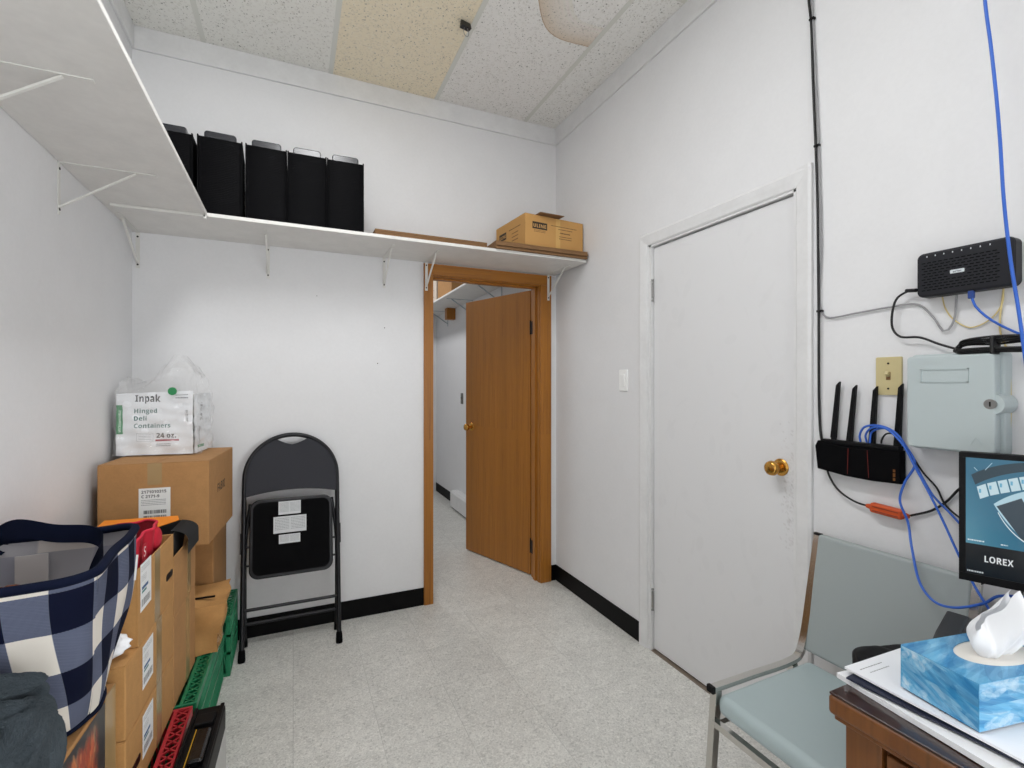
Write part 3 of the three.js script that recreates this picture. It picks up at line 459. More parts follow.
// ---------------------------------------------------------------- checked tote on the printed carton
{
  const t = thing('tote_basket', 'navy and white buffalo check fabric tote, open on top', 'tote', [-0.533, 0.621, -1.328], 0);
  const plaid = canvasTex(2048, 512, (x, w, h) => {
    x.fillStyle = '#e6e0d6'; x.fillRect(0, 0, w, h);
    const cols = 20, cw = w / cols, rh = h / 4.3;
    const hatch = (X, Y) => { x.save(); x.beginPath(); x.rect(X, Y, cw, rh); x.clip(); x.fillStyle = '#2b3146'; x.fillRect(X, Y, cw, rh); x.strokeStyle = '#747a8e'; x.lineWidth = 2; for (let k = -rh * 3; k < cw + rh; k += 8) { x.beginPath(); x.moveTo(X + k, Y); x.lineTo(X + k + rh * 2.6, Y + rh); x.stroke(); } x.restore(); };
    for (let i = 0; i < cols; i++) for (let j = 0; j < 6; j++) { const a = i % 2, b = j % 2, Y = (j - 0.8) * rh; if (a && b) { x.fillStyle = '#0e1328'; x.fillRect(i * cw, Y, cw, rh); } else if (a || b) hatch(i * cw, Y); }
  });
  plaid.offset.x = 0.007;
  const clothM = Ph(0xffffff, 0.9, { specularIntensity: 0.2, map: plaid, bumpMap: fabricBump, bumpScale: 0.0004, side: THREE.DoubleSide });
  const lining = S(0xffffff, 0.85, { map: canvasTex(512, 256, (x, w, h) => { x.fillStyle = '#cfc8c2'; x.fillRect(0, 0, w, h); x.fillStyle = 'rgba(120,124,142,0.45)'; for (let i = 0; i < 6; i++) x.fillRect(i * w / 6 + 20, 0, w / 12, h); x.fillRect(0, 30, w, h / 4); x.fillRect(0, 170, w, h / 4); }) });
  const H = 0.355, shape = (u, v, inset) => {
    const e = v * v * (3 - 2 * v), bulge = 1 - (1 - v) * (1 - v), hw = 0.132 + 0.042 * bulge - inset, hd = 0.104 + 0.09 * bulge - inset, [px, pz] = rrLoop(u, hw, hd, 0.05 + 0.02 * (1 - v));
    const sag = 0.004 * Math.sin(u * 19 + v * 7) + 0.003 * Math.sin(u * 43 - v * 5);
    return [px + 0.008 * v + sag, H * v + (v > 0.9 ? 0.004 * Math.sin(u * 12.566) : 0), pz - 0.036 * (1 - v) - 0.012 * v + sag];
  };
  part(t, 'body', grid(128, 24, (u, v) => shape(u, v, 0), true), clothM);
  part(t, 'lining', grid(128, 16, (u, v) => shape(1 - u, 0.02 + 0.975 * v, 0.005), true), lining);
  part(t, 'bottom', (() => { const s = new THREE.Shape(); for (let i = 0; i < 60; i++) { const [a, , c] = shape(i / 60, 0, 0.001); i ? s.lineTo(a, -c) : s.moveTo(a, -c); } s.closePath(); const g = extr(s, 0.004); g.rotateX(-Math.PI / 2); return g; })(), M.navy);
  const rim = []; for (let i = 0; i < 60; i++) { const q = shape(i / 60, 1, 0.002); rim.push(q); }
  part(t, 'rim_binding', (() => { const g = tube(rim, 0.0095, 160, 8, true); return g; })(), M.navy);
  const low = []; for (let i = 0; i < 60; i++) { const q = shape(i / 60, 0.012, -0.001); low.push(q); }
  part(t, 'base_binding', tube(low, 0.006, 140, 6, true), M.navy);
  // flat strap handle
  const strap = (pts, name) => { const c = new THREE.CatmullRomCurve3(pts.map(p => V(...p)), false, 'centripetal'), N = 48, fr = [];
    for (let i = 0; i <= N; i++) { const p = c.getPoint(i / N), tg = c.getTangent(i / N); fr.push([p, tg]); }
    const side = (i) => { const [p, tg] = fr[i]; let up = V(0, 1, 0).addScaledVector(tg, -tg.y); if (up.length() < 0.4) up = V(0.3, 0.2, 0.9).addScaledVector(tg, -V(0.3, 0.2, 0.9).dot(tg)); return up.normalize(); };
    const sh = fr.map((_, i) => side(i)); for (let k = 0; k < 4; k++) for (let i = 1; i < N; i++) sh[i] = sh[i - 1].clone().add(sh[i]).add(sh[i + 1]).normalize();
    return part(t, name, grid(N, 4, (u, v) => { const i = Math.round(u * N), p = fr[i][0].clone().addScaledVector(sh[i], (v - 0.5) * 0.042); return [p.x, p.y, p.z]; }), Ph(0x0e1428, 0.9, { specularIntensity: 0.2, side: THREE.DoubleSide })); };
  strap([[-0.10, 0.33, -0.195], [-0.085, 0.365, -0.185], [-0.05, 0.385, -0.165], [0.03, 0.372, -0.135], [0.10, 0.366, -0.115], [0.135, 0.353, -0.075], [0.14, 0.335, -0.035], [0.135, 0.30, -0.01]], 'handle');
  const pk = part(t, 'inner_pocket', b2(-0.06, 0.0, 0.235, 0.315, -0.185, -0.183), S(0xb9b4b2, 0.85));
  part(t, 'side_tag', bar([0.188, 0.25, -0.1], [0.193, 0.31, -0.1], 0.004, 0.001), M.white);
  // brown fluffy cloth inside
  const f = single('fleece_cloth', grid(40, 16, (u, v) => { const a = u * Math.PI * 2, r = Math.sin(v * Math.PI); return [0.10 * r * Math.cos(a) * (1 + 0.06 * Math.sin(a * 7)), 0.09 * (1 - Math.cos(v * Math.PI)) + 0.006 * Math.sin(a * 9 + v * 15), 0.10 * r * Math.sin(a)]; }, true), S(0x6b3d22, 0.95), 'brown fluffy cloth inside the checked tote', 'cloth', [-0.555, 0.73, -1.355]);
}
// ---------------------------------------------------------------- blanket
{
  const bl = S(0x47535b, 0.95, { bumpMap: fieldTex(512, i => { const v = 128 + (n128[i] - 0.5) * 160 + (n256[i] - 0.5) * 160; return [v, v, v]; }, false, 5), bumpScale: 0.004 });
  const t = thing('fleece_blanket', 'dark grey-blue fluffy blanket heaped beside the checked tote', 'blanket', [-0.515, 0.621, -0.985]);
  const fuzz = g => { const p = g.attributes.position; const h = (x, y, z) => { const q = Math.sin(x * 9127.1 + y * 3117.7 + z * 7919.3) * 43758.5; return q - Math.floor(q) - 0.5; }; for (let i = 0; i < p.count; i++) { const x = Math.round(p.getX(i) * 1e4) / 1e4, y = Math.round(p.getY(i) * 1e4) / 1e4, z = Math.round(p.getZ(i) * 1e4) / 1e4; p.setXYZ(i, x + 0.0022 * h(x, y, z), y + 0.0022 * h(y, z, x), z + 0.0022 * h(z, x, y)); } g.computeVertexNormals(); return g; };
  const lump = (ph, hw, hd, h, cx, cy, cz, amp, turn) => { const g = grid(150, 70, (u, v) => { const a = u * Math.PI * 2, th = v * Math.PI, r = Math.pow(Math.sin(th), 0.55), wr = 1 + amp * Math.sin(a * 3 + ph + th * 2) + amp * 0.7 * Math.sin(th * 9 + a * 2 + ph), y = -Math.cos(th); return [cx + hw * r * Math.cos(a) * wr, cy + h * Math.sign(y) * Math.pow(Math.abs(y), 0.7) * (1 + amp * Math.sin(a * 4 + ph)), cz + hd * r * Math.sin(a) * wr]; }, true); g.rotateY(turn); return fuzz(g); };
  part(t, 'bulk', lump(0.3, 0.14, 0.12, 0.085, 0, 0.092, 0.01, 0.05, 0), bl);
  part(t, 'fold', lump(1.7, 0.15, 0.045, 0.034, 0.0, 0.205, -0.075, 0.08, 0.12), bl);
  part(t, 'fold', lump(0.9, 0.15, 0.042, 0.034, 0.0, 0.195, 0.0, 0.08, 0.22), bl);
  part(t, 'fold', lump(4.1, 0.14, 0.045, 0.034, -0.01, 0.165, 0.075, 0.08, 0.3), bl);
  part(t, 'fold', lump(2.9, 0.042, 0.13, 0.10, 0.118, 0.11, 0.0, 0.07, -0.15), bl);
  part(t, 'fold', lump(5.2, 0.036, 0.11, 0.075, 0.135, 0.08, 0.05, 0.08, -0.1), bl);
}
// ---------------------------------------------------------------- red cloth bag, black bag with orange top, white paper
{
  const t = thing('cloth_bag', 'red cloth bag with white letters, in the open labelled carton', 'bag', [-0.456, 0.652, -1.727], yawRow);
  const f = (u, v, ins) => { const [x, z] = rrLoop(u, 0.060 + 0.012 * v - ins, 0.12 + 0.008 * v - ins, 0.05); const k = 0.006 * Math.sin(u * 25 + v * 4) + 0.004 * Math.sin(u * 57); return [x + k, 0.25 * v - v * v * (0.10 * z - 0.12 * x) + (v > 0.8 ? 0.006 * Math.sin(u * 6.283 * 2 + 1) : 0), z + k]; };
  const rm = S(0xb8122c, 0.8, { side: THREE.DoubleSide });
  part(t, 'body', grid(96, 16, (u, v) => f(u, v, 0), true), rm);
  part(t, 'lining', grid(96, 12, (u, v) => f(1 - u, 0.3 + 0.69 * v, 0.004), true), S(0x8c0d20, 0.85, { side: THREE.DoubleSide }));
  part(t, 'rim', tube([...Array(48)].map((_, i) => f(i / 48, 1, 0.001)), 0.004, 140, 6, true), S(0xd0243f, 0.8));
  part(t, 'fold', grid(24, 12, (u, v) => { const th = v * Math.PI, a = u * Math.PI * 2; return [0.072 + 0.012 * Math.sin(th) * Math.cos(a), 0.215 - 0.035 * Math.cos(th), -0.075 + 0.035 * Math.sin(th) * Math.sin(a)]; }, true), rm);
  const lt = ch => canvasTex(128, 128, (x, w, h) => { x.fillStyle = '#b8122c'; x.fillRect(0, 0, w, h); txt(x, ch, w / 2, h / 2 + 4, 120, '#f2e9e6', { align: 'center', font: 'serif', weight: 'normal' }); });
  decal(t, 'letter', 0.04, 0.04, lt('S'), [0.0785, 0.218, 0.055], Math.PI / 2, { roughness: 0.8 });
  decal(t, 'letter', 0.04, 0.04, lt('G'), [0.0785, 0.176, 0.06], Math.PI / 2, { roughness: 0.8 });
}
{
  const t = thing('black_bag', 'black cloth bag with an orange top flap, in the rear open carton', 'bag', [-0.514, 0.58, -2.057], yawRow);
  part(t, 'body', grid(64, 18, (u, v) => { const [x, z] = rrLoop(u, 0.146 - 0.006 * Math.sin(v * 3), 0.12, 0.03), k = 0.005 * Math.sin(u * 31 + v * 9); return [x + k, 0.25 * v, z + k]; }, true), M.blackCloth);
  part(t, 'side_drape', grid(20, 10, (u, v) => [0.13 + 0.052 * Math.sin(Math.min(1, v * 1.7) * 1.57), 0.252 - 0.085 * Math.pow(v, 1.6), -0.115 + 0.15 * u + 0.012 * v * (u - 0.5)]), S(0x121214, 0.85, { side: THREE.DoubleSide }));
  const s = poly([[-0.10, -0.125], [0.0, -0.115], [0.142, 0.02], [0.13, 0.06], [-0.10, 0.10]]);
  const g = extr(s, 0.004); g.rotateX(-Math.PI / 2); const p = g.attributes.position; for (let i = 0; i < p.count; i++) p.setZ(i, -p.getZ(i));
  for (let i = 0; i < p.count; i += 3) { const a = [p.getX(i), p.getY(i), p.getZ(i)]; p.setXYZ(i, p.getX(i + 1), p.getY(i + 1), p.getZ(i + 1)); p.setXYZ(i + 1, ...a); }
  for (let i = 0; i < p.count; i++) { p.setZ(i, -p.getZ(i)); } for (let i = 0; i < p.count; i += 3) { const a = [p.getX(i), p.getY(i), p.getZ(i)]; p.setXYZ(i, p.getX(i + 1), p.getY(i + 1), p.getZ(i + 1)); p.setXYZ(i + 1, ...a); }
  g.computeVertexNormals(); g.rotateZ(0.04); g.rotateX(0.10); g.translate(0, 0.266, 0); part(t, 'orange_flap', clean(g), S(0xee8a1e, 0.6, { side: THREE.DoubleSide }));
}
{
  const t = single('crumpled_paper', grid(36, 18, (u, v) => { const a = u * 6.283, th = v * Math.PI, r = Math.sin(th), k = 1 + 0.16 * Math.sin(a * 4 + th * 5) + 0.1 * Math.sin(a * 7 - th * 9); return [0.045 * r * Math.cos(a) * k, 0.032 - 0.032 * Math.cos(th), 0.03 * r * Math.sin(a) * k]; }, true), M.paper, 'white crumpled paper wedged between the tote and open carton', 'paper', [-0.43, 0.646, -1.532]);
}
// ---------------------------------------------------------------- bag of hinged deli containers
{
  const t = thing('container_pack', 'clear plastic bag of white hinged deli containers on the corner carton', 'package', [-0.523, 1.032, -2.645], D(-9));
  const w = 0.285, h = 0.265, d = 0.215;
  const front = canvasTex(768, 704, (x, W, Hh) => {
    x.fillStyle = '#edf0f3'; x.fillRect(0, 0, W, Hh); x.fillStyle = '#2f8a55'; x.fillRect(0, 130, 62, 330);
    x.save(); x.translate(32, 440); x.rotate(-Math.PI / 2); txt(x, 'MICROWAVABLE', 0, 0, 32, '#dff0e4'); x.restore();
    x.save(); x.translate(180, 60); x.rotate(0.02); txt(x, 'Inpak', 0, 0, 92, '#23262a', { weight: 'bold' }); x.restore();
    txt(x, 'Hinged', 170, 200, 70, '#3f6b66'); txt(x, 'Deli', 170, 285, 70, '#3f6b66'); txt(x, 'Containers', 170, 370, 70, '#3f6b66');
    x.strokeStyle = '#8a8f94'; x.lineWidth = 3; x.strokeRect(200, 455, 160, 90); txt(x, '24 oz.', 390, 485, 78, '#2a2d30'); x.fillStyle = '#9c2f3f'; x.fillRect(385, 530, 240, 20); smallLines(x, 215, 470, 130, 4, 18, '#8a8f94', 5); smallLines(x, 390, 580, 150, 2, 20, '#55595e', 7); smallLines(x, 590, 40, 130, 2, 16, '#6b7076', 6);
    x.save(); x.translate(705, 330); x.rotate(-Math.PI / 2); txt(x, '24/12 ct', 0, 0, 36, '#51565b'); x.restore();
  });
  const side = canvasTex(384, 704, (x, W, Hh) => { x.fillStyle = '#e8ebee'; x.fillRect(0, 0, W, Hh); x.save(); x.translate(150, 330); x.rotate(-Math.PI / 2); txt(x, '24 oz.', 0, 0, 84, '#2c2f33'); x.restore(); smallLines(x, 100, 400, 24, 14, 16, '#777', 8); x.fillStyle = '#3d8f60'; x.fillRect(80, 620, 130, 34); for (let k = 0; k < 9; k++) { x.fillStyle = 'rgba(120,125,130,0.18)'; x.fillRect(230, k * 80, 150, 6); } });
  // stacked white clamshells inside
  for (let k = 0; k < 8; k++) part(t, 'clamshell', [bx(w - 0.012, h / 8 - 0.004, d - 0.01, 0, h / 8 * (k + 0.5), 0, 0.006), bx(w - 0.004, 0.004, d - 0.003, 0, h / 8 * (k + 0.5), 0, 0.0015)], M.white);
  const wrinkle = (x, y) => 0.0016 * Math.sin(x * 60 + y * 25) + 0.0012 * Math.sin(y * 120 + x * 14);
  part(t, 'printed_front', grid(48, 32, (u, v) => [-w / 2 + w * u, 0.004 + (h - 0.002) * v + (v > 0.92 ? 0.012 * u : 0), d / 2 + 0.005 + wrinkle(u * w, v * h) * 1.2]), S(0xffffff, 0.4, { map: front, side: THREE.DoubleSide }));
  part(t, 'printed_side', grid(24, 32, (u, v) => [w / 2 + 0.004 + wrinkle(u * d, v * h), 0.004 + (h - 0.004) * v, d / 2 - d * u]), S(0xffffff, 0.4, { map: side, side: THREE.DoubleSide }));
  const film = Ph(0xffffff, 0.16, { transmission: 0.9, thickness: 0, ior: 1.45 });
  const bag = grid(110, 40, (u, v) => { const top = Math.max(0, (v - 0.72) / 0.28), sq = 1 - 0.10 * top * top; let [x, z] = rrLoop(u, (w / 2 + 0.012) * sq + 0.002, (d / 2 + 0.014) * (1 - 0.72 * top * top), 0.022);
    const k = 0.004 * Math.sin(u * 70 + v * 13) + 0.003 * Math.sin(u * 33 - v * 31) + top * 0.008 * Math.sin(u * 90 + v * 5); const skew = 0.10 * Math.exp(-Math.pow((x - 0.05) / 0.06, 2)) * top + 0.035 * top * Math.sin(x * 22);
    return [x + k * 1.5, 0.002 + v * (h + 0.075) + skew * 0.75, z + k * 1.5]; }, true);
  part(t, 'clear_bag', bag, film);
  part(t, 'bag_closure', (() => { const g = grid(30, 8, (u, v) => [-0.02 + 0.14 * u, h + 0.065 + 0.055 * Math.sin(u * 3.1) + v * 0.03, 0.014 * Math.sin(u * 24 + v * 3)]); return g; })(), film);
  const tag = part(t, 'green_tag', (() => { const g = new THREE.CylinderGeometry(0.017, 0.017, 0.003, 20); g.rotateX(Math.PI / 2); g.translate(0.068, h + 0.012, d / 2 + 0.016); return clean(g); })(), S(0x2f8a55, 0.5));
}
// ---------------------------------------------------------------- carton and flat cardboard on the back shelf
{
  const t = carton('shelf_carton', 'kraft carton with a dark printed logo, on the right end of the back shelf', [1.41, 2.142, -2.716], D(5), 0.415, 0.187, 0.36, { mat: M.kraft3 });
  const ft = canvasTex(768, 374, (x, w, h) => { x.fillStyle = '#c9995a'; x.fillRect(0, 0, w, h); x.fillStyle = 'rgba(226,190,120,0.5)'; x.fillRect(395, 0, 60, h); x.fillStyle = '#35281d'; x.fillRect(90, 80, 190, 84); txt(x, 'ULINE', 185, 124, 58, '#d0a468', { align: 'center' }); smallLines(x, 110, 176, 150, 2, 16, '#6b4c2a', 6); smallLines(x, 330, 86, 350, 1, 20, '#6b4c2a', 9); smallLines(x, 430, 118, 190, 1, 20, '#6b4c2a', 9); smallLines(x, 450, 160, 140, 1, 20, '#4b3520', 12); smallLines(x, 440, 205, 170, 2, 26, '#6b4c2a', 9); });
  decal(t, 'printed_front', 0.413, 0.183, ft, [0, 0.0935, 0.1803], 0, { roughness: 0.8 });
  const st = canvasTex(512, 256, (x, w, h) => { x.fillStyle = '#c39456'; x.fillRect(0, 0, w, h); x.fillStyle = '#35281d'; x.fillRect(60, 70, 130, 62); txt(x, 'ULINE', 125, 102, 40, '#c89a5c', { align: 'center' }); smallLines(x, 240, 70, 200, 1, 20, '#6b4c2a', 8); smallLines(x, 290, 110, 110, 3, 30, '#6b4c2a', 8); });
  decal(t, 'printed_side', 0.358, 0.183, st, [-0.2078, 0.0935, 0], -Math.PI / 2, { roughness: 0.8 });
  part(t, 'lifted_flap', bar([-0.13, 0.190, 0.172], [0.04, 0.194, 0.172], 0.003, 0.1, V(0, 0, 1)), M.kraftDark);
}
function flatCard(lab, x0, x1, z0, z1, y0, n, m, grp) {
  const t = thing('flattened_carton', lab, 'cardboard', [(x0 + x1) / 2, y0, (z0 + z1) / 2], 0, grp);
  for (let k = 0; k < n; k++) part(t, 'layer', bx(x1 - x0 - rr(0, 0.01), 0.0078, z1 - z0 - rr(0, 0.014), rr(-0.003, 0.003), 0.004 + k * 0.0086, rr(-0.005, 0.005)), m);
}
flatCard('flattened brown cartons lying along the middle of the back shelf', 0.375, 0.985, -2.87, -2.505, SY + ST, 3, M.kraftDark);
flatCard('flattened brown cartons beneath the logo carton at the shelf end', 1.025, 1.63, -2.90, -2.492, SY + ST, 5, M.kraftDark);
// ---------------------------------------------------------------- black folding chair leaning on the back wall
{
  const t = thing('folding_chair', 'black folding chair with padded back, folded and leaning on the back wall', 'chair', [-0.004, 0, -2.662]);
  t.rotation.x = D(-10.6); const bm = M.blackMetal, W = 0.222, r = 0.0115;
  const fr = []; for (let i = 0; i <= 24; i++) { const a = Math.PI * i / 24; fr.push([W * Math.cos(a), 0.865 + 0.222 * Math.sin(a), 0]); }
  part(t, 'front_frame', tube([[W, 0.02, 0.002], [W, 0.3, 0.001], [W, 0.6, 0], ...fr, [-W, 0.6, 0], [-W, 0.3, 0.001], [-W, 0.02, 0.002]], r, 140, 10), bm);
  for (const s of [-1, 1]) { part(t, 'foot_cap', lathe([[0, 0], [0.0155, 0], [0.017, 0.01], [0.015, 0.05], [0.0115, 0.056]]).translate(s * W, 0.0, 0.002), M.blackMatte);
    part(t, 'rear_leg', tube([[s * (W - 0.028), 0.74, -0.008], [s * (W - 0.006), 0.55, -0.02], [s * (W - 0.002), 0.3, -0.08], [s * (W - 0.002), 0.045, -0.142]], 0.0095, 40, 8), bm);
    part(t, 'foot_cap', cyl(0.012, 0.0135, 0.045, s * (W - 0.002), 0.052, -0.142, 'y', 14), M.blackMatte);
    part(t, 'pivot_link', bar([s * (W + 0.013), 0.50, -0.004], [s * (W + 0.013), 0.60, -0.008], 0.005, 0.02), bm);
    for (const y of [0.44, 0.53]) part(t, 'pivot_pin', cyl(0.005, 0.005, 0.05, s * (W - 0.02), y, 0, 'x', 10), bm); }
  // padded back with the handle hole
  const s = new THREE.Shape(); s.moveTo(-0.217, 0.775); s.quadraticCurveTo(0, 0.825, 0.217, 0.775); s.lineTo(0.217, 0.87);
  for (let i = 0; i <= 16; i++) { const a = D(70) * i / 16; s.lineTo(0.217 * Math.cos(a), 0.865 + 0.212 * Math.sin(a)); }
  s.quadraticCurveTo(0.035, 1.04, 0, 1.034); s.quadraticCurveTo(-0.035, 1.04, 0.217 * Math.cos(D(110)), 0.865 + 0.212 * Math.sin(D(110)));
  for (let i = 1; i <= 16; i++) { const a = D(110) + D(70) * i / 16; s.lineTo(0.217 * Math.cos(a), 0.865 + 0.212 * Math.sin(a)); }
  s.lineTo(-0.217, 0.775);
  part(t, 'backrest', metric(extr(s, 0.016, 0.005, 20).translate(0, 0, -0.004)), S(0x34353b, 0.9, { bumpMap: fabricBump, bumpScale: 0.0012 }));
  // seat pan seen from below
  const seat = extr(rrShape(0.392, 0.385, 0.045, 0, 0.565), 0.026, 0.005, 10).translate(0, 0, -0.008);
  part(t, 'seat', seat, bm);
  const pan = extr(rrShape(0.36, 0.352, 0.035, 0, 0.566), 0.002).translate(0, 0, 0.0225); part(t, 'seat_underside', pan, M.blackMatte);
  const lt = canvasTex(256, 128, (x, w, h) => { x.fillStyle = '#cfd2d4'; x.fillRect(0, 0, w, h); smallLines(x, 12, 14, 110, 8, 12, '#8d9296', 4); smallLines(x, 134, 14, 110, 8, 12, '#8d9296', 4); });
  const lb = (w, h, x, y) => { const o = part(t, 'sticker', label2d(w, h), S(0xffffff, 0.6, { map: lt })); o.position.set(x, y, 0.0250); };
  lb(0.105, 0.066, -0.012, 0.708); lb(0.155, 0.082, -0.010, 0.625); lb(0.1, 0.044, -0.012, 0.553);
  part(t, 'crossbar', rod([-W, 0.232, 0], [W, 0.232, 0], 0.008), bm); part(t, 'crossbar', rod([-W + 0.002, 0.14, -0.118], [W - 0.002, 0.14, -0.118], 0.008), bm);
}
// ---------------------------------------------------------------- light blue-grey chair by the right wall (faces -x)
{
  const t = thing('side_chair', 'pale blue-grey vinyl chair with chrome frame, backed against the right wall', 'chair', [1.33, 0, -0.845]);
  const W = 0.205;
  part(t, 'seat', (() => { const g = new RoundedBoxGeometry(0.40, 0.055, 0.383, 5, 0.022), p = g.attributes.position; for (let i = 0; i < p.count; i++) { const x = p.getX(i), z = p.getZ(i), y = p.getY(i); const b = (1 - (z / 0.1915) ** 2); p.setX(i, x - (x < 0 ? 0.028 * b : 0)); p.setY(i, y + (y > 0 ? 0.012 * b * (1 - (x / 0.2) ** 2) : 0) - (x < -0.1 ? 0.01 * ((-x - 0.1) / 0.1) : 0)); } g.computeVertexNormals(); g.translate(-0.012, 0.425, 0); return clean(g); })(), M.greyVinyl);
  part(t, 'backrest', (() => { const g = new RoundedBoxGeometry(0.03, 0.375, 0.40, 4, 0.011), p = g.attributes.position; for (let i = 0; i < p.count; i++) { const y = p.getY(i), z = p.getZ(i); p.setX(i, p.getX(i) + 0.018 * (1 - (z / 0.2) ** 2)); } g.computeVertexNormals(); g.rotateZ(-0.19); g.translate(0.226, 0.66, 0); return clean(g); })(), M.vinylBack);
  const path = s => [[-0.217, 0.452, s * W], [-0.05, 0.452, s * W], [0.11, 0.452, s * W], [0.158, 0.462, s * W], [0.182, 0.50, s * W], [0.225, 0.68, s * W], [0.258, 0.838, s * W]];
  for (const s of [-1, 1]) {
    const c = new THREE.CatmullRomCurve3(path(s).map(p => V(...p)), false, 'centripetal'), N = 60;
    const strip = grid(4, N, (u, v) => { const p = c.getPoint(v), tg = c.getTangent(v), n = V(-tg.y, tg.x, 0); const k = [[-0.5, -0.5], [0.5, -0.5], [0.5, 0.5], [-0.5, 0.5], [-0.5, -0.5]][Math.round(u * 4)]; return [p.x + n.x * k[1] * 0.013, p.y + n.y * k[1] * 0.013, p.z + k[0] * 0.022]; });
    part(t, 'side_rail', toCreasedNormals(strip, 0.6), M.chrome);
    part(t, 'end_cap', b2(-0.226, -0.214, 0.442, 0.462, s * W - 0.0125, s * W + 0.0125, 0.002), M.blackPl);
    part(t, 'end_cap', b2(0.252, 0.266, 0.833, 0.846, s * W - 0.0125, s * W + 0.0125, 0.002), M.blackPl);
    part(t, 'front_leg', bar([-0.20, 0.445, s * W], [-0.225, 0.0, s * (W + 0.012)], 0.022, 0.022, V(0, 0, 1)), M.chrome);
    part(t, 'rear_leg', bar([0.13, 0.445, s * W], [0.20, 0.0, s * (W + 0.01)], 0.022, 0.022, V(0, 0, 1)), M.chrome);
    part(t, 'side_stretcher', bar([-0.206, 0.352, s * W], [0.144, 0.352, s * W], 0.016, 0.016, V(0, 0, 1)), M.chrome);
  }
  part(t, 'front_stretcher', bar([-0.207, 0.352, -W], [-0.207, 0.352, W], 0.018, 0.018, V(0, 1, 0)), M.chrome);
  part(t, 'rear_stretcher', bar([0.144, 0.352, -W], [0.144, 0.352, W], 0.018, 0.018, V(0, 1, 0)), M.chrome);
}
{ // black bag slumped on the chair seat, behind the desk edge
  const t = thing('shoulder_bag', 'black bag slumped on the vinyl chair behind the desk edge', 'bag', [1.335, 0.458, -0.700]);
  const lump = (hw, h, hd, cx, cz, ph) => grid(56, 24, (u, v) => { const a = u * 6.2832, th = v * Math.PI, r = Math.pow(Math.sin(th), 0.5), k = 1 + 0.05 * Math.sin(a * 3 + ph + th * 3) + 0.03 * Math.sin(a * 7 - th * 5); const y = -Math.cos(th); const yy = 0.5 - 0.5 * Math.cos(th); return [cx + hw * (1.12 - 0.3 * yy) * r * Math.cos(a) * k, h / 2 + h / 2 * Math.sign(y) * Math.pow(Math.abs(y), 0.65), cz + hd * r * Math.sin(a) * k]; }, true);
  part(t, 'body', lump(0.14, 0.228, 0.055, 0.0, 0, 0.4), M.blackCloth);
  part(t, 'flap', lump(0.07, 0.06, 0.05, -0.06, -0.005, 1.1)
    .translate(0.02, 0.172, 0), M.blackPl);
  part(t, 'piping', tube([[-0.125, 0.195, 0.03], [-0.09, 0.213, 0.047], [-0.04, 0.215, 0.05], [0.01, 0.213, 0.047]], 0.0015, 30, 6), M.panelGrey);
}
// ---------------------------------------------------------------- desk
{
  const t = thing('desk', 'dark brown wooden desk with a glossy top, lower right', 'desk', [0.939, 0, -0.60]);
  const w = 0.69, L = 1.12, h = 0.75;
  part(t, 'desktop', [b2(0, w, h - 0.005, h, 0, L, 0.002)], M.deskTop);
  part(t, 'moulding', [b2(-0.002, w - 0.002, h - 0.042, h - 0.005, -0.002, L + 0.002, 0.008), b2(0.006, w - 0.006, h - 0.052, h - 0.042, 0.006, L - 0.006, 0.003)], M.deskWood);
  for (const [z0, z1] of [[0.02, 0.5]]) {
    part(t, 'carcass', b2(0.035, w - 0.01, 0.06, h - 0.05, z0, z1), M.deskWood);
    part(t, 'stile', b2(0.018, 0.036, 0.02, h - 0.05, z0, z0 + 0.062, 0.002), M.deskWood); part(t, 'stile', b2(0.018, 0.036, 0.02, h - 0.05, z1 - 0.062, z1, 0.002), M.deskWood);
    part(t, 'plinth', b2(0.03, w - 0.02, 0, 0.06, z0, z1), M.deskWood);
    for (let k = 0; k < 3; k++) { const y1 = h - 0.068 - k * 0.2, y0 = y1 - 0.185; const d = part(t, 'drawer', b2(0.02, 0.036, y0, y1, z0 + 0.068, z1 - 0.068, 0.003), M.deskWood); part(d, 'panel', b2(0.012, 0.022, y0 + 0.03, y1 - 0.03, z0 + 0.095, z1 - 0.095, 0.006), M.deskWood); part(d, 'pull', cyl(0.014, 0.009, 0.022, 0.002, (y0 + y1) / 2, (z0 + z1) / 2, 'x', 16), M.brass); }
  }
  part(t, 'leg', b2(0.02, 0.07, 0, h - 0.05, L - 0.07, L - 0.02, 0.003), M.deskWood); part(t, 'leg', b2(w - 0.07, w - 0.02, 0, h - 0.05, L - 0.07, L - 0.02, 0.003), M.deskWood);
}
const DT = 0.7505;
function sheetThing(name, lab, cx, cz, w, l, th, y, turn, m, cat = 'paper') { return single(name, (() => { const g = new THREE.BoxGeometry(w, th, l, 12, 1, 14), p = g.attributes.position; for (let i = 0; i < p.count; i++) { const x = p.getX(i) / w, z = p.getZ(i) / l; p.setY(i, p.getY(i) + th / 2 + 0.003 * x * x * (z < 0 ? 0.6 : 1) * (1 + Math.sin(z * 5))); } g.computeVertexNormals(); const gg = clean(toCreasedNormals(g, 0.7)); return gg; })(), m, lab, cat, [cx, y, cz], turn); }
sheetThing('paper_stack', 'thick stack of white papers at the bottom, on the desk corner', 1.09, -0.465, 0.225, 0.285, 0.010, DT, D(-7), M.paper);
sheetThing('folder', 'dark navy folder lying within the paper stack on the desk', 1.105, -0.46, 0.22, 0.288, 0.003, DT + 0.0135, D(4), S(0x1c2238, 0.5), 'folder');
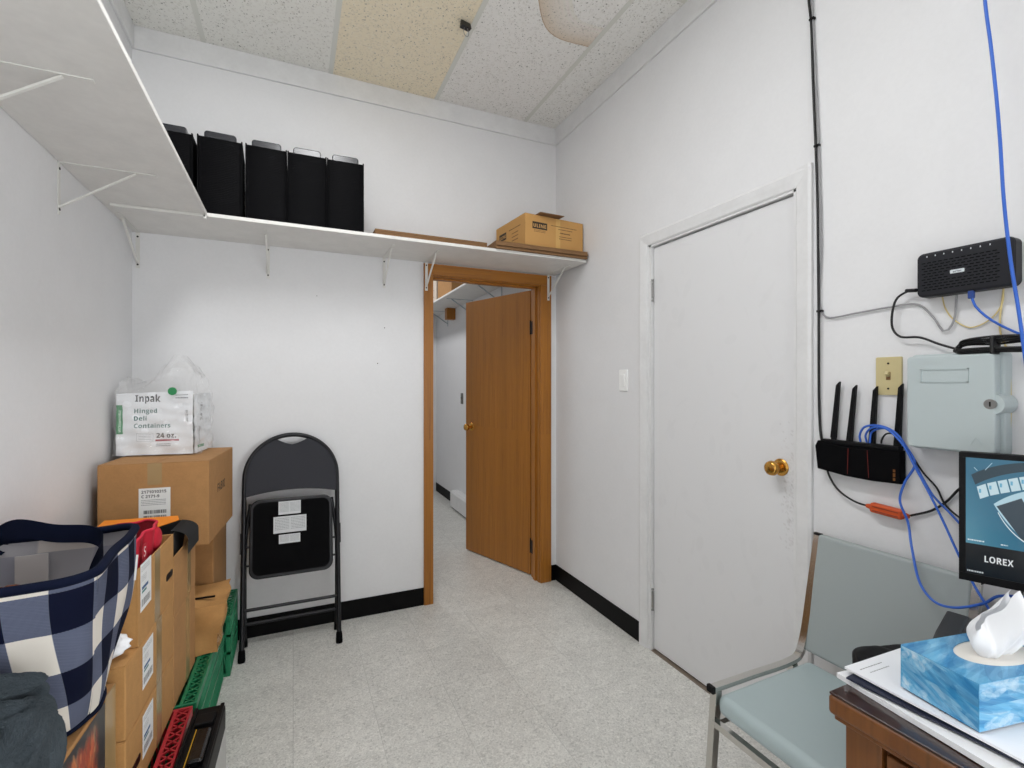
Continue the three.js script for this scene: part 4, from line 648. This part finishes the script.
sheetThing('paper_stack', 'top white printed sheets with a small heading, under the tissue box', 1.115, -0.463, 0.228, 0.29, 0.004, DT + 0.0198, D(-2), S(0xffffff, 0.7, { map: canvasTex(512, 640, (x, w, h) => { x.fillStyle = '#f4f5f8'; x.fillRect(0, 0, w, h); smallLines(x, 40, 40, 150, 1, 10, '#888', 4); smallLines(x, 60, 70, 130, 1, 10, '#999', 4); smallLines(x, 40, 330, 130, 2, 16, '#999', 4); }) }));
// ---------------------------------------------------------------- tissue box and tissue
{
  const t = thing('tissue_box', 'blue and white patterned tissue box on the papers', 'tissue box', [1.135, DT + 0.0275, -0.444], D(-10));
  const pat = s => canvasTex(512, 256, (x, w, h) => { let q = s * 977; const R = () => (q = (q * 1664525 + 1013904223) >>> 0) / 4294967296; x.fillStyle = '#2f8cc0'; x.fillRect(0, 0, w, h);
    const c = ['63,160,212', '30,112,170', '140,200,232', '214,228,238', '20,92,150', '176,214,236'];
    for (let i = 0; i < 260; i++) { const k = (R() * 6) | 0; x.fillStyle = `rgba(${c[k]},${0.06 + R() * 0.22})`; x.save(); x.translate(R() * w, R() * h); x.rotate(0.35 + (R() - 0.5) * 0.5); x.beginPath(); x.ellipse(0, 0, 40 + R() * 130, 5 + R() * 26, 0, 0, 7); x.fill(); x.restore(); }
    for (let i = 0; i < 40; i++) { x.fillStyle = `rgba(226,232,240,${0.08 + R() * 0.2})`; x.beginPath(); x.ellipse(w * (s % 3 === 0 ? 0.2 : 0.72) + (R() - 0.5) * 190, h * 0.55 + (R() - 0.5) * 120, 8 + R() * 40, 6 + R() * 20, R() * 3, 0, 7); x.fill(); } });
  const w = 0.235, h = 0.078, d = 0.124;                        // local x is the long side
  const s = rrShape(w, d, 0.002), hole = new THREE.Path(); hole.absellipse(0.018, 0, 0.078, 0.04, 0, Math.PI * 2); s.holes.push(hole);
  const face = (name, g, sd) => part(t, name, g, S(0xffffff, 0.38, { map: pat(sd) }));
  const uvBox = (g, ax, ay, sx, sy) => { const p = g.attributes.position, uv = g.attributes.uv; for (let i = 0; i < p.count; i++) uv.setXY(i, p.getComponent(i, ax) / sx + 0.5, p.getComponent(i, ay) / sy + 0.5); return g; };
  const top = extr(s, 0.0012, 0, 24); top.rotateX(-Math.PI / 2); top.translate(0, h - 0.0012, 0); face('top', uvBox(top, 0, 2, w, d), 4);
  face('side', uvBox(b2(-w / 2, w / 2, 0, h - 0.0012, d / 2 - 0.0012, d / 2), 0, 1, w, h), 3); face('side', uvBox(b2(-w / 2, w / 2, 0, h - 0.0012, -d / 2, -d / 2 + 0.0012), 0, 1, w, h), 5);
  face('side', uvBox(b2(-w / 2, -w / 2 + 0.0012, 0, h - 0.0012, -d / 2 + 0.0012, d / 2 - 0.0012), 2, 1, d, h), 6); face('side', uvBox(b2(w / 2 - 0.0012, w / 2, 0, h - 0.0012, -d / 2 + 0.0012, d / 2 - 0.0012), 2, 1, d, h), 7);
  face('bottom', b2(-w / 2, w / 2, 0, 0.0008, -d / 2 + 0.0012, d / 2 - 0.0012), 8);
  const filmS = new THREE.Shape(); filmS.absellipse(0.018, 0, 0.082, 0.044, 0, Math.PI * 2); const fh = new THREE.Path(); fh.absellipse(0.02, 0, 0.03, 0.005, 0, Math.PI * 2); filmS.holes.push(fh);
  const fg = extr(filmS, 0.0004); fg.rotateX(-Math.PI / 2); fg.translate(0, h - 0.002, 0); part(t, 'slot_film', fg, S(0xe9e4dc, 0.3));
  part(t, 'tissue', grid(96, 36, (u, v) => { // a soft folded sheet pulled up through the slot
    const a = u * Math.PI * 2, c = Math.cos(a), q = Math.sin(a), fan = Math.sin(Math.min(1, v * 1.25) * 1.5708);
    const A = 0.03 + 0.04 * fan + 0.006 * v * Math.sin(a * 4 + 1), B = (0.004 + 0.022 * Math.sin(v * 3.05)) * (1 + 0.2 * Math.sin(a * 3 + v * 4));
    const top = 0.062 + 0.05 * Math.exp(-Math.pow((c - 0.05) / 0.34, 2)) + 0.026 * Math.exp(-Math.pow((c - 0.85) / 0.3, 2)) - 0.018 * Math.exp(-Math.pow((c + 1) / 0.4, 2));
    const fold = 0.009 * v * Math.sin(c * 6 + v * 2) + 0.002 * Math.sin(c * 17 - v * 6);
    return [A * c + 0.022 + 0.03 * v, h - 0.012 + (top + 0.012) * v + 0.0015 * v * Math.sin(a * 5), B * q + fold + 0.008 * v * c]; }, true), Ph(0xf6f7f9, 0.95, { transmission: 0.2, thickness: 0, side: THREE.DoubleSide }));
}
// ---------------------------------------------------------------- adapter
{
  const t = thing('stapler', 'dark grey stapler behind the tissue box', 'stapler', [1.30, DT, -0.566], D(11));
  const sm = S(0x2b2c2f, 0.45);
  part(t, 'base', b2(-0.08, 0.08, 0, 0.012, -0.019, 0.019, 0.004), sm);
  part(t, 'magazine', (() => { const g = bx(0.15, 0.012, 0.016, 0.0, 0.024, 0, 0.002); g.rotateZ(0.06); return g; })(), M.steel);
  part(t, 'arm', (() => { const g = extr(poly([[-0.085, 0.0], [0.08, 0.0], [0.085, 0.026], [0.05, 0.044], [-0.03, 0.03], [-0.085, 0.012]]), 0.03, 0.004); g.translate(0, 0.033, -0.015); g.rotateZ(0.08); return g; })(), sm);
  part(t, 'hinge_pin', cyl(0.005, 0.005, 0.04, -0.072, 0.024, 0, 'z', 12), M.steel);
}
{
  const t = thing('power_adapter', 'white power adapter on the desk under the monitor', 'adapter', [1.43, DT, -0.515], D(-68));
  part(t, 'block', b2(-0.022, 0.022, 0, 0.075, -0.02, 0.02, 0.006), M.white); part(t, 'plug', b2(-0.014, 0.014, 0.075, 0.083, -0.012, 0.012, 0.002), M.steel);
}
// ---------------------------------------------------------------- monitor
{
  const t = thing('monitor', 'black security monitor showing a camera view, on the desk', 'monitor', [1.525, DT, -0.389], D(-68));
  const w = 0.48, h = 0.30, y0 = 0.13;
  part(t, 'housing', b2(-w / 2, w / 2, y0, y0 + h, -0.03, 0, 0.006), M.blackPl);
  part(t, 'bezel', [b2(-w / 2, w / 2, y0 + h - 0.012, y0 + h, -0.002, 0.004, 0.001), b2(-w / 2, w / 2, y0, y0 + 0.018, -0.002, 0.004, 0.001), b2(-w / 2, -w / 2 + 0.012, y0 + 0.018, y0 + h - 0.012, -0.002, 0.004, 0.001), b2(w / 2 - 0.012, w / 2, y0 + 0.018, y0 + h - 0.012, -0.002, 0.004, 0.001)], M.blackPl);
  const scr = canvasTex(1024, 608, (x, W, Hh) => {
    x.fillStyle = '#0c2c3c'; x.fillRect(0, 0, W, Hh);
    const vw = 512, vh = 450; x.save(); x.scale(0.52, 1); x.save(); x.beginPath(); x.rect(0, 0, vw, vh); x.clip();
    x.fillStyle = '#2d6f8c'; x.fillRect(0, 0, vw, vh);
    for (let i = 0; i < 60; i++) { const t2 = i / 59; x.strokeStyle = `rgba(${40 + t2 * 60},${110 + t2 * 50},${140 + t2 * 40},0.6)`; x.lineWidth = 9; x.beginPath(); x.moveTo(-20, 40 + i * 7); x.quadraticCurveTo(150, 210 + i * 7, 420, 420 + i * 8); x.stroke(); }
    x.fillStyle = '#1b3a48'; x.beginPath(); x.moveTo(40, 90); x.quadraticCurveTo(220, 10, 520, 0); x.lineTo(520, 40); x.quadraticCurveTo(250, 60, 70, 140); x.fill();
    for (let k = 0; k < 6; k++) { const a = k / 6, b = (k + 0.86) / 6, P = q => [80 + q * 440, 150 - 95 * Math.pow(q, 0.8)]; const p0 = P(a), p1 = P(b); x.fillStyle = '#cfe9f2'; x.beginPath(); x.moveTo(p0[0], p0[1]); x.lineTo(p1[0], p1[1]); x.lineTo(p1[0] + 24, p1[1] + 62); x.lineTo(p0[0] + 24, p0[1] + 62); x.fill(); x.fillStyle = '#6fb6d6'; x.fillRect(p0[0] + 16, p0[1] + 10, 16, 20); }
    x.fillStyle = '#bcdfec'; x.beginPath(); x.moveTo(200, 230); x.quadraticCurveTo(340, 150, 530, 130); x.lineTo(530, 430); x.quadraticCurveTo(330, 380, 200, 230); x.fill();
    x.fillStyle = '#2b3f4c'; x.beginPath(); x.moveTo(220, 240); x.lineTo(390, 185); x.lineTo(520, 350); x.lineTo(400, 400); x.fill();
    x.strokeStyle = '#e6f3f7'; x.lineWidth = 6; x.beginPath(); x.moveTo(230, 270); x.quadraticCurveTo(330, 400, 520, 430); x.stroke();
    x.strokeStyle = '#d3f0ff'; x.lineWidth = 3; x.beginPath(); x.moveTo(140, 60); x.lineTo(190, 20); x.moveTo(60, 50); x.lineTo(85, 66); x.stroke();
    smallLines(x, 14, 428, 120, 1, 10, '#e8f4f8', 7); smallLines(x, 250, 430, 50, 1, 10, '#e8f4f8', 6); x.restore();
    x.fillStyle = '#05070b'; x.fillRect(0, vh, vw, Hh - vh); x.fillRect(vw, 0, 8, Hh); x.save(); x.translate(130, 520); x.scale(1.45, 1); txt(x, 'LOREX', 0, 0, 46, '#f2f6f8', { weight: 'bold' }); x.restore(); smallLines(x, 10, 590, 120, 1, 10, '#cfd8dc', 8); x.restore();
    x.fillStyle = '#35708a'; x.fillRect(275, 0, 749, 450); x.fillStyle = '#7fb3c6'; x.fillRect(560, 80, 380, 160); x.fillStyle = '#05070b'; x.fillRect(270, 450, 754, 158);
  });
  part(t, 'screen', label2d(w - 0.024, h - 0.03).translate(0, y0 + 0.003 + h / 2, 0.0008), S(0x111111, 0.25, { emissive: 0xffffff, emissiveMap: scr, emissiveIntensity: 0.85 }));
  const sl = new THREE.RectAreaLight(new THREE.Color(0.5, 0.8, 1), 0.25, w - 0.03, h - 0.04); sl.name = 'screen_light'; sl.position.set(0, y0 + h / 2, 0.006); sl.rotation.y = Math.PI; sl.castShadow = true; t.add(sl);
  part(t, 'neck', b2(-0.03, 0.03, 0.01, y0 + 0.08, -0.06, -0.03, 0.005), M.blackPl);
  part(t, 'foot', (() => { const s = rrShape(0.2, 0.15, 0.04); const g = extr(s, 0.012, 0.003); g.rotateX(-Math.PI / 2); g.translate(0, 0.0035, -0.045); return g; })(), M.blackPl);
}
// ---------------------------------------------------------------- wall devices on the right wall (local x along +z, local z out of the wall)
const WT_Y = -Math.PI / 2;
{ // modem
  const t = thing('modem', 'black modem with a slotted face on the right wall', 'modem', [XR, 1.58, -0.6725], WT_Y);
  part(t, 'case', extr(rrShape(0.204, 0.122, 0.016, 0, 0.061), 0.03, 0.006, 8).translate(0, 0, 0.012), Ph(0x202126, 0.45, { specularIntensity: 0.5 }));
  part(t, 'mount', b2(-0.06, 0.06, 0.02, 0.1, 0, 0.014), M.blackMatte);
  const slots = []; for (let r = 0; r < 11; r++) for (let c = 0; c < 13; c++) { const x = -0.085 + c * 0.0125 + (r % 2) * 0.005, y = 0.018 + r * 0.0075; if (Math.abs(x + 0.01) < 0.022 && Math.abs(y - 0.058) < 0.012) continue; slots.push(bx(0.0085, 0.0024, 0.0008, x, y, 0.0482)); }
  part(t, 'vent_slots', slots, M.blackMatte).userData.kind = 'stuff';
  decal(t, 'name_plate', 0.032, 0.011, canvasTex(256, 88, (x, w, h) => { x.fillStyle = '#17181b'; x.fillRect(0, 0, w, h); x.fillStyle = '#d6dde0'; x.beginPath(); x.roundRect ? x.roundRect(6, 6, w - 12, h - 12, 20) : x.rect(6, 6, w - 12, h - 12); x.fill(); txt(x, 'acTec', w / 2, h / 2 + 2, 56, '#2a3338', { align: 'center' }); }), [-0.01, 0.058, 0.0486], 0);
  for (let k = 0; k < 8; k++) part(t, 'indicator_mark', bx(0.0022, 0.004, 0.0006, -0.077 + k * 0.019, 0.1105, 0.0482), S(0xc9ccd0, 0.6));
}
{ // router
  const t = thing('router', 'black wifi router with four antennas on the right wall', 'router', [XR, 1.045, -0.945], WT_Y);
  const prof = poly([[-0.118, 0.012], [-0.126, 0.088], [-0.118, 0.106], [-0.04, 0.098], [0.02, 0.096], [0.124, 0.1], [0.126, 0.004], [0.05, 0.0], [-0.03, 0.002]]);
  part(t, 'case', extr(prof, 0.026, 0.004).translate(0, 0, 0.01), M.blackMatte);
  part(t, 'top_deck', b2(-0.115, 0.118, 0.097, 0.112, 0.004, 0.03, 0.004), M.blackPl);
  const redM = S(0x7a2018, 0.5); part(t, 'red_line', bar([-0.02, 0.01, 0.0403], [-0.018, 0.092, 0.0403], 0.0012, 0.0006), redM); part(t, 'red_line', bar([0.042, 0.008, 0.0403], [0.038, 0.092, 0.0403], 0.0012, 0.0006), redM);
  part(t, 'bronze_mark', [b2(0.108, 0.114, 0.012, 0.02, 0.0398, 0.0405), b2(0.108, 0.114, 0.023, 0.034, 0.0398, 0.0405), b2(0.108, 0.114, 0.037, 0.045, 0.0398, 0.0405)], S(0x8a5a30, 0.4, { metalness: 0.6 }));
  for (const [x0, x1, y0, y1] of [[-0.078, -0.063, 0.118, 0.303], [-0.028, -0.012, 0.11, 0.292], [0.038, 0.048, 0.108, 0.288], [0.107, 0.116, 0.11, 0.296]]) {
    const g = extr(poly([[x0 - 0.0085, y0], [x0 + 0.0085, y0], [x1 + 0.006, y1], [x1 - 0.005, y1 - 0.012]]), 0.009, 0.001).translate(0, 0, 0.012); const a = part(t, 'antenna', g, M.blackPl); part(a, 'joint', cyl(0.008, 0.008, 0.022, x0, y0 - 0.004, 0.016, 'y', 12), M.blackPl); }
}
{ // grey wall box with lock
  const t = thing('wall_cabinet', 'pale grey plastic wall box with a round lock, below the modem', 'wall box', [XR, 1.16, -0.693], WT_Y);
  part(t, 'body', extr(rrShape(0.2, 0.262, 0.012, 0, 0.131), 0.034, 0.004).translate(0, 0, 0), M.panelGrey);
  part(t, 'door', extr(rrShape(0.188, 0.25, 0.01, -0.001, 0.131), 0.024, 0.004).translate(0, 0, 0.04), M.panelGrey);
  part(t, 'lock_boss', cyl(0.026, 0.028, 0.062, 0.084, 0.13, 0.033, 'z', 32), M.panelGrey);
  part(t, 'lock', [cyl(0.0125, 0.0125, 0.005, 0.084, 0.13, 0.066, 'z', 24)], M.steel); part(t, 'keyhole', b2(0.0825, 0.0855, 0.124, 0.136, 0.068, 0.0692), M.screw);
  part(t, 'label_frame', [b2(-0.062, 0.042, 0.218, 0.2205, 0.067, 0.0705), b2(-0.062, 0.042, 0.184, 0.1865, 0.067, 0.0705), b2(-0.062, -0.0595, 0.184, 0.2205, 0.067, 0.0705), b2(0.0395, 0.042, 0.184, 0.2205, 0.067, 0.0705)], M.panelGrey);
  part(t, 'embossed_triangle', [bar([0.045, 0.025, 0.0685], [0.057, 0.045, 0.0685], 0.0015, 0.001), bar([0.057, 0.045, 0.0685], [0.069, 0.025, 0.0685], 0.0015, 0.001), bar([0.045, 0.025, 0.0685], [0.069, 0.025, 0.0685], 0.0015, 0.001)], M.panelGrey);
}
function switchPlate(name, lab, pos, m, rocker, turn = WT_Y) {
  const t = thing(name, lab, 'light switch', pos, turn);
  part(t, 'plate', extr(rrShape(0.07, 0.115, 0.004), 0.005, 0.0015), m);
  if (rocker) { part(t, 'rocker', (() => { const g = bx(0.033, 0.066, 0.007, 0, 0, 0.0075, 0.0015); g.rotateX(0.06); return g; })(), m); }
  else { part(t, 'toggle', (() => { const g = bx(0.009, 0.012, 0.016, 0, 0, 0.0125, 0.002); g.rotateX(-0.5); return g; })(), m); part(t, 'toggle_slot', b2(-0.006, 0.006, -0.012, 0.012, 0.0062, 0.0072), M.kraftDark); for (const y of [-0.038, 0.038]) part(t, 'screw', cyl(0.003, 0.003, 0.002, 0, y, 0.0068, 'z', 10), M.darkMetal); }
}
switchPlate('light_switch', 'ivory toggle light switch beside the grey wall box', [XR, 1.364, -0.867], M.ivory, false);
switchPlate('light_switch', 'white rocker light switch left of the white door', [XR, 1.36, -2.158], S(0xf8f8f6, 0.3), true);
switchPlate('light_switch', 'grey switch plate on the wall beyond the wooden door', [XR, 1.185, -4.93], S(0x6d6d68, 0.5), false);
{ // orange coupler
  const t = thing('cable_coupler', 'orange plastic cable coupler hanging below the router', 'coupler', [1.622, 0.96, -0.863], WT_Y); t.rotation.z = D(-3);
  part(t, 'body', [bx(0.088, 0.03, 0.024, 0, 0, 0, 0.007)], M.plasticOrange); part(t, 'rib', [bx(0.07, 0.003, 0.027, 0, 0.005, 0, 0.001), bx(0.07, 0.003, 0.027, 0, -0.007, 0, 0.001)], S(0x8a3414, 0.5));
  part(t, 'strain_relief', [cyl(0.009, 0.006, 0.014, -0.05, 0, 0, 'x', 12), cyl(0.006, 0.009, 0.014, 0.05, 0, 0, 'x', 12)], M.plasticOrange);
}
// ---------------------------------------------------------------- cables
function cable(name, lab, x, zy, r, m, xs) { return single(name, tube(zy.map(([z, y], i) => [xs ? xs[i] : x, y, z]), r, zy.length * 10, 8), m, lab, 'cable'); }
{
  const t = thing('wall_cable', 'black cable running straight down beside the white door casing', 'cable');
  part(t, 'cord', tube([[1.632, 3.06, -1.122], [1.632, 2.671, -1.112], [1.632, 2.596, -1.104], [1.632, 2.385, -1.097], [1.632, 2.139, -1.087], [1.63, 1.966, -1.08], [1.63, 1.624, -1.076], [1.634, 1.175, -1.072], [1.634, 1.12, -1.06]], 0.0042, 90, 8), M.cableBlack);
  for (const [y, z] of [[2.6, -1.105], [2.155, -1.088], [1.588, -1.078]]) part(t, 'clip', bx(0.014, 0.008, 0.018, 1.634, y, z + 0.004, 0.002), M.blackPl);
}
cable('telephone_wire', 'thin grey wire beside the black cable, branching across to the modem', 1.6345, [[-1.112, 3.06], [-1.102, 2.665], [-1.092, 2.451], [-1.078, 2.136], [-1.070, 1.83], [-1.068, 1.583], [-1.047, 1.563], [-0.955, 1.566], [-0.862, 1.571], [-0.79, 1.568], [-0.757, 1.532], [-0.727, 1.484], [-0.709, 1.507], [-0.701, 1.584]], 0.0028, M.cableGrey);
{
  const t = thing('power_cable', 'black power cord looping from the modem to the coiled bundle', 'cable');
  part(t, 'cord', tube([[1.61, 1.607, -0.783], [1.62, 1.609, -0.803], [1.62, 1.594, -0.834], [1.62, 1.558, -0.847], [1.62, 1.504, -0.847], [1.62, 1.479, -0.828], [1.62, 1.472, -0.779], [1.62, 1.449, -0.732], [1.615, 1.432, -0.69]], 0.0032, 80, 8), M.cableBlack);
  part(t, 'plug', rod([1.613, 1.606, -0.784], [1.62, 1.61, -0.812], 0.0055), M.cableBlack);
  for (let k = 0; k < 6; k++) { const y = 1.428 + 0.004 * (k % 3), dx = 0.004 * k; part(t, 'coil', tube([[1.605 - dx * 0.5, y, -0.695 + 0.004 * k], [1.602 - dx, y + 0.013, -0.67], [1.60 - dx, y + 0.012 + 0.002 * k, -0.61], [1.60 - dx, y + 0.016, -0.52], [1.60 - dx, y + 0.005, -0.46], [1.60 - dx, y - 0.008, -0.52], [1.60 - dx, y - 0.006, -0.62], [1.602 - dx, y - 0.006, -0.68], [1.605 - dx * 0.5, y, -0.695 + 0.004 * k]], 0.0032, 70, 6), M.cableBlack); }
  part(t, 'twist_tie', bx(0.04, 0.045, 0.008, 1.592, 1.437, -0.606, 0.003), M.cableBlack);
}
{
  const t = thing('network_cable', 'short blue network cable plugged into the bottom of the modem', 'cable');
  part(t, 'cord', tube([[1.60, 1.574, -0.655], [1.60, 1.547, -0.651], [1.61, 1.514, -0.632], [1.622, 1.482, -0.600], [1.63, 1.447, -0.545], [1.632, 1.42, -0.46], [1.635, 1.38, -0.36], [1.635, 1.25, -0.30], [1.634, 1.05, -0.27], [1.632, 0.85, -0.26], [1.62, 0.757, -0.26]], 0.003, 60, 8), M.cableBlue); part(t, 'plug', bx(0.011, 0.02, 0.012, 1.60, 1.571, -0.656, 0.002), S(0x1d3f86, 0.4));
}
cable('yellow_wire', 'thin pale yellow wire hanging down behind the grey wall box', 1.637, [[-0.607, 1.585], [-0.614, 1.476], [-0.600, 1.42], [-0.594, 1.299], [-0.597, 1.178], [-0.6, 1.10]], 0.0022, M.cableYellow);
cable('yellow_wire', 'thin pale yellow wire sagging in a loop under the modem', 1.6375, [[-0.735, 1.585], [-0.728, 1.55], [-0.711, 1.518], [-0.673, 1.49], [-0.632, 1.508], [-0.61, 1.545], [-0.608, 1.585]], 0.0018, M.cableYellow);
cable('network_cable', 'long blue network cable hanging from the ceiling in front of the modem', 1.56, [[-0.63, 3.07], [-0.622, 2.7], [-0.617, 2.389], [-0.613, 2.287], [-0.602, 2.169], [-0.591, 2.028], [-0.585, 1.928], [-0.578, 1.781], [-0.566, 1.634], [-0.552, 1.513], [-0.541, 1.395], [-0.535, 1.233], [-0.53, 1.1], [-0.528, 0.95], [-0.528, 0.757]], 0.0038, M.cableBlue, [1.56, 1.56, 1.56, 1.56, 1.56, 1.56, 1.56, 1.56, 1.56, 1.56, 1.562, 1.585, 1.61, 1.622, 1.624]);
cable('network_cable', 'blue network cable looping from the router down below the monitor', 1.6, [[-0.939, 1.159], [-0.939, 1.178], [-0.921, 1.206], [-0.876, 1.215], [-0.831, 1.199], [-0.803, 1.161], [-0.781, 1.116], [-0.806, 1.057], [-0.818, 1.003], [-0.798, 0.945], [-0.774, 0.886], [-0.735, 0.80], [-0.70, 0.772], [-0.66, 0.775], [-0.60, 0.81], [-0.57, 0.84], [-0.5, 0.85], [-0.44, 0.80]], 0.0032, M.cableBlue, [1.625, 1.62, 1.612, 1.605, 1.60, 1.60, 1.60, 1.60, 1.60, 1.60, 1.57, 1.535, 1.525, 1.52, 1.52, 1.52, 1.53, 1.55]);
cable('network_cable', 'blue network cable running from the router behind the monitor to the desk', 1.59, [[-0.921, 1.159], [-0.921, 1.18], [-0.898, 1.205], [-0.854, 1.209], [-0.806, 1.167], [-0.779, 1.114], [-0.741, 1.043], [-0.707, 0.975], [-0.665, 0.9], [-0.62, 0.83], [-0.57, 0.77]], 0.003, M.cableBlue, [1.625, 1.618, 1.605, 1.595, 1.59, 1.59, 1.585, 1.58, 1.56, 1.54, 1.52]);
cable('network_cable', 'short blue network cable passing straight behind the monitor edge', 1.616, [[-0.908, 1.159], [-0.9, 1.195], [-0.85, 1.205], [-0.80, 1.13], [-0.788, 1.111], [-0.746, 1.032], [-0.705, 0.989], [-0.663, 0.945], [-0.6, 0.9], [-0.54, 0.85], [-0.51, 0.8], [-0.50, 0.757]], 0.003, M.cableBlue);
cable('power_cable', 'black power cord dropping from the router behind the blue cables', 1.628, [[-0.882, 1.159], [-0.880, 1.172], [-0.868, 1.19], [-0.845, 1.19], [-0.811, 1.148], [-0.774, 1.088], [-0.743, 1.052], [-0.723, 1.009], [-0.68, 0.974], [-0.61, 0.94], [-0.575, 0.88], [-0.57, 0.757]], 0.0026, M.cableBlack);
cable('power_cable', 'black cord sagging from the router to the orange coupler', 1.625, [[-1.045, 1.09], [-1.041, 1.045], [-1.009, 0.995], [-0.956, 0.967], [-0.91, 0.961]], 0.0032, M.cableBlack);
cable('power_cable', 'black cord from the orange coupler up behind the monitor', 1.634, [[-0.808, 0.958], [-0.757, 0.985], [-0.723, 1.018], [-0.686, 1.067], [-0.63, 1.09], [-0.585, 1.04], [-0.555, 0.9], [-0.55, 0.757]], 0.0032, M.cableBlack);
for (const [lab, pts] of [['upper black cord tangled behind the tissue under the monitor', [[1.46, 0.775, -0.55], [1.45, 0.84, -0.50], [1.46, 0.80, -0.43], [1.47, 0.86, -0.36], [1.52, 0.80, -0.28]]], ['middle black cord tangled behind the tissue under the monitor', [[1.47, 0.757, -0.52], [1.44, 0.80, -0.47], [1.45, 0.86, -0.42], [1.46, 0.79, -0.34], [1.50, 0.758, -0.28]]], ['lower black cord tangled behind the tissue under the monitor', [[1.43, 0.757, -0.45], [1.42, 0.815, -0.42], [1.44, 0.83, -0.37], [1.45, 0.77, -0.31], [1.47, 0.757, -0.25]]]])
  single('power_cable', tube(pts, 0.0045, 60, 8), M.cableBlack, lab, 'cable');
// ---------------------------------------------------------------- binder clip on the ceiling bar
{
  const t = thing('binder_clip', 'black binder clip hanging from the ceiling grid beside the yellowed tile', 'clip', [0.755, CEIL - 0.002, -2.215], D(12));
  part(t, 'clip_body', (() => { const g = extr(poly([[-0.004, 0], [0.004, 0], [0.014, -0.03], [-0.014, -0.03]]), 0.05).translate(0, 0, -0.025); g.rotateY(Math.PI / 2); return g; })(), M.blackGloss);
  part(t, 'wire_handle', tube([[-0.008, -0.03, 0.003], [-0.014, -0.055, 0.006], [-0.006, -0.072, 0.008], [0.006, -0.072, 0.008], [0.014, -0.055, 0.006], [0.008, -0.03, 0.003]], 0.0018, 40, 6), M.steel);
}
// ---------------------------------------------------------------- beyond the wooden door
{
  const t = thing('wall_shelf', 'white shelf with cartons seen through the wooden doorway', 'shelf', [XR, 2.18, -4.7]);
  part(t, 'board', b2(-0.315, -0.001, 0, 0.018, -1.24, 1.2, 0.002), M.shelf);
  for (const z of [-0.75, 0.1, 0.85]) part(t, 'bracket', [b2(-0.004, -0.001, -0.17, 0, z - 0.008, z + 0.008), b2(-0.27, -0.001, -0.003, 0, z - 0.008, z + 0.008), bar([-0.004, -0.14, z], [-0.22, -0.004, z], 0.01, 0.006)], S(0xa9b2b8, 0.5));
}
{
  const a = carton('carton', 'pale printed carton on the shelf beyond the doorway', [1.49, 2.2, -5.15], D(2), 0.27, 0.30, 0.42, { mat: S(0xd8cdbf, 0.8, { map: kraftTex }) });
  decal(a, 'printed_side', 0.4, 0.28, canvasTex(256, 192, (x, w, h) => { x.fillStyle = '#d8cbbb'; x.fillRect(0, 0, w, h); x.strokeStyle = '#b4938a'; x.lineWidth = 5; x.strokeRect(150, 110, 60, 50); smallLines(x, 40, 40, 110, 2, 22, '#9c8f86', 8); }), [-0.1354, 0.15, 0], -Math.PI / 2);
  carton('carton', 'brown carton on the far shelf, nearer the doorway', [1.49, 2.2, -4.62], D(-1), 0.27, 0.26, 0.5, { mat: M.kraft });
  carton('carton', 'small tan carton at the far end of the far shelf', [1.47, 2.2, -5.62], 0, 0.25, 0.15, 0.28, { mat: M.kraft3 });
  single('wood_block', b2(-0.1, -0.001, -0.125, -0.0005, -0.04, 0.04, 0.003), M.oak, 'small wooden block under the far shelf', 'block', [XR, 2.18, -5.2]);
  const hh = thing('baseboard_heater', 'white baseboard heater on the floor beyond the wooden door', 'heater', [XR, 0, -4.5]);
  part(hh, 'cover', extr(poly([[-0.088, 0.02], [-0.088, 0.165], [-0.07, 0.188], [-0.001, 0.188], [-0.001, 0.02]]), 1.15).translate(0, 0, -0.575), M.trim); part(hh, 'foot_rail', b2(-0.07, -0.001, 0, 0.02, -0.57, 0.57), M.blackMatte);
  const fd = struct('door_3', null, null, 'grey-white door frame on the far wall', 'door'); const fm = S(0xb9bcc4, 0.5);
  part(fd, 'casing', b2(1.50, 1.56, 0, 2.06, ZE, ZE + 0.018, 0.003), fm); part(fd, 'casing', b2(0.72, 0.78, 0, 2.06, ZE, ZE + 0.018, 0.003), fm); part(fd, 'casing', b2(0.72, 1.56, 2.06, 2.12, ZE, ZE + 0.018, 0.003), fm); part(fd, 'leaf', b2(0.78, 1.50, 0.005, 2.06, ZE, ZE + 0.008), fm);
}
scene.traverse(o => { if (o.isMesh) { o.castShadow = true; o.receiveShadow = true; } });
renderer.render(scene, camera);
